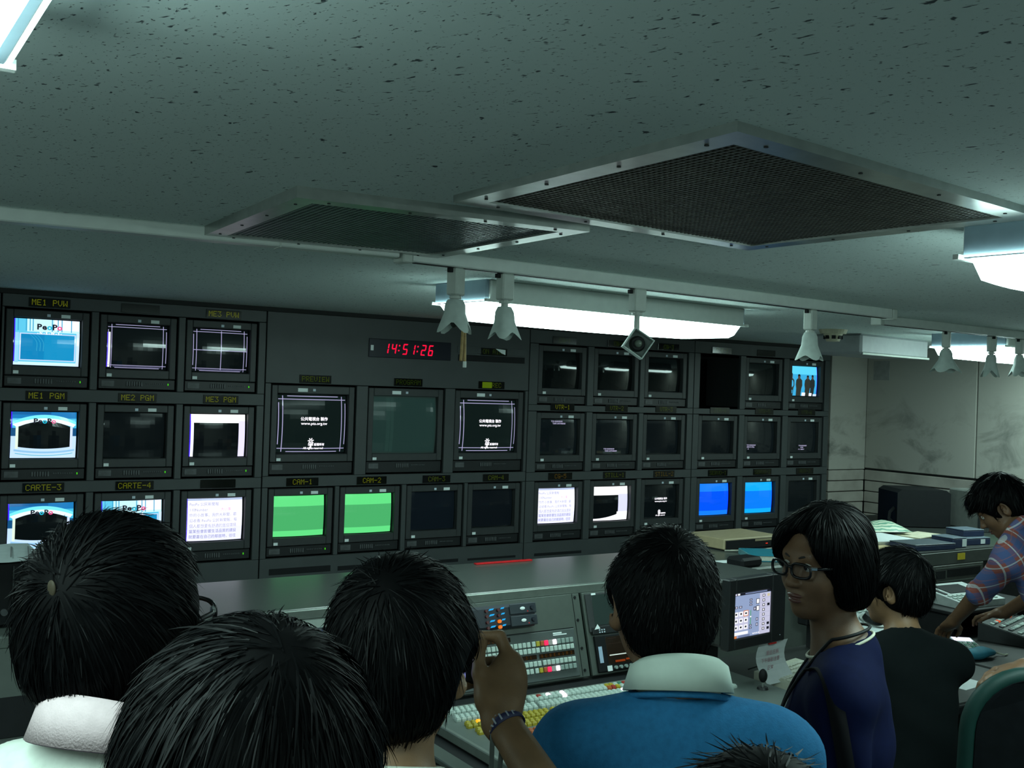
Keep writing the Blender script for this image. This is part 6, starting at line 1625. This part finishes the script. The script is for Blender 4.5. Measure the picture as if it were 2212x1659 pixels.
# operator seated with his back to the viewer
p = person('seated operator in a black tee with black hair, his back to the viewer, facing left', (3.074, 2.309, 1.212), R(-20), R(22), pitch=R(-6), scale=.98, hair=dict(t=.021, whorl=(.0, -.07, .09), L=.050, w=.0012, lift=.020, fringe=True), sit=dict(z=.60, dir=(.37, .93, 0)), lean=(-.06, -.12),
           shirt=C_black, trousers=C_dark, sleeve=.7, nstr=3000, seed=7, fine=.0055, skin=SKIN2, sh=.182, arms={-1: ((3.03, 2.46, .88), (3.26, 2.60, .76)), 1: ((3.31, 2.36, .86), (3.38, 2.60, .76))}, hands={-1: ((.1, .95, -.1), (0, 0, 1), .4), 1: ((-.1, .95, -.1), (0, 0, 1), .4)})
st = thing('swivel_chair', 'low dark swivel chair under the seated operator in the black tee', 'chair', (3.01, 2.19, 0), R(-20))
part('seat', MB().cyl((0, 0, .43), (0, 0, .475), .19, .20, n=28), mat('dark chair fabric', (.006, .008, .010), rough=.9, var=.2, scale=80), st)
part('gas_stem', MB().cyl((0, 0, .07), (0, 0, .43), .024, n=12), M_blackm, st)
for k in range(5):
    a = 2*math.pi*k/5+.3; part('leg', MB().tube([(0, 0, .08), (.18*math.cos(a), .18*math.sin(a), .03)], [.024, .016], 8).ell((.18*math.cos(a), .18*math.sin(a), .022), (.02, .02, .022), 10, 6), M_blackm, st)
# operator in plaid leaning over the right desk
p = person('operator in a red and blue plaid shirt, bending over the desk at the right edge', (4.272, 2.690, 1.408), R(-34), R(2), pitch=R(-38), scale=.99, hair=dict(t=.022, whorl=(.0, -.06, .09), L=.060, w=.0014, lift=.028, down=.4, fringe=True), lean=(.12, -.42), neck=(-.05, -.10, -.105), drop=-.02,
           shirt=C_plaid, trousers=C_jean, sleeve=1.08, nstr=3200, seed=8, fine=.005, skin=SKIN, sh=.175, arms={-1: ((4.134, 2.685, 1.053), (4.226, 2.866, .885)), 1: ((4.56, 2.66, 1.03), (4.600, 2.86, .890))}, hands={-1: ((.4, .7, -.55), (.2, .2, 1), .5), 1: ((-.15, .75, -.25), (.1, .0, 1), .7)})
for sx in (-1, 1):
    a, e, w_ = p['jo'][sx]; d = nrm(w_-e); mb = MB().tube([tuple(e+d*q) for q in (-.012, .0, .016, .030)], [.052, .056, .056, .050], 14); ppart(p, 'rolled_cuff', mb, C_plaid, True)
mb = collar(MB(), p['N']-p['u']*.02, p['A'], .066, .070, .045, .045, .020, .5, .02); ppart(p, 'shirt_collar', mb, C_plaid, True)

# desk chair with teal piping at the lower right, the forearm of someone beside it
ch = thing('office_chair', 'dark office chair with a teal edged backrest in the lower right corner', 'chair', (2.84, 1.66, 0), R(-26))
def rr(w, h, r, n=8, z0=0.0):
    out = []
    for cx, cz, a0 in ((w-r, h-r, 0), (-w+r, h-r, 90), (-w+r*.6, r*.6, 180), (w-r*.6, r*.6, 270)):
        q = r if cz > r else r*.6
        for i in range(n+1): a = R(a0+90*i/n); out.append((cx+q*math.cos(a), z0+cz+q*math.sin(a)))
    return out
pr = rr(.225, .58, .15); M_chair = mat('dark chair fabric', (.006, .008, .010), rough=.9, var=.2, scale=80)
bend = lambda x, z: -.03*math.cos(x/.225*1.2)-.06*(z-.0)
mb = MB(); n = len(pr); vs = [(x*.97, bend(x, z)-.026, .54+z*.985+.004) for x, z in pr]+[(x*.97, bend(x, z)+.030, .54+z*.985+.004) for x, z in pr]
mb.add(vs, [tuple(range(n)), tuple(range(n, 2*n))[::-1]]+[(i, n+i, n+(i+1) % n, (i+1) % n) for i in range(n)])
part('backrest', mb, mat('black chair back', (.0035, .0045, .0055), rough=.95, var=.2, spec=.08), ch)
mb = MB().tube([(x, bend(x, z), .54+z) for x, z in pr+[pr[0], pr[1]]], .024, 10, False); part('edge_piping', mb, mat('teal vinyl', (.003, .024, .020), rough=.55, var=.08, spec=.25), ch, True, label='thick teal edge round the backrest')
mb = MB().box(-.23, .23, -.02, .34, .44, .52, .03); part('seat', mb, M_chair, ch)
part('spine_bar', MB().box(-.03, .03, -.10, -.07, .40, .80, .005).box(-.03, .03, -.10, .12, .39, .42, .005), M_blackm, ch)
part('gas_stem', MB().cyl((0, .10, .10), (0, .10, .44), .025, n=14), M_blackm, ch)
for k in range(5):
    a = 2*math.pi*k/5; e = (.25*math.cos(a), .10+.25*math.sin(a)); lg = part('leg', MB().tube([(0, .10, .10), (e[0]*.5, .10+(e[1]-.10)*.5, .09), (e[0], e[1], .075)], [.026, .020, .015], 8), M_blackm, ch)
    part('caster', MB().cyl((e[0]-.012, e[1], .028), (e[0]+.012, e[1], .028), .028, n=14), M_black, lg)
p = person('person almost wholly beyond the right picture edge, one bare forearm showing above the chair', (3.60, 1.66, 1.52), R(-30), R(-30), hair=dict(t=.02, L=.05), shirt=C_black, trousers=C_dark, sleeve=.6, nstr=600, seed=9, fine=.009, arms={-1: ((3.20, 1.72, 1.12), (2.985, 1.79, 1.075))}, hands={-1: ((-1, .18, -.25), (.0, -.2, 1), .5)})
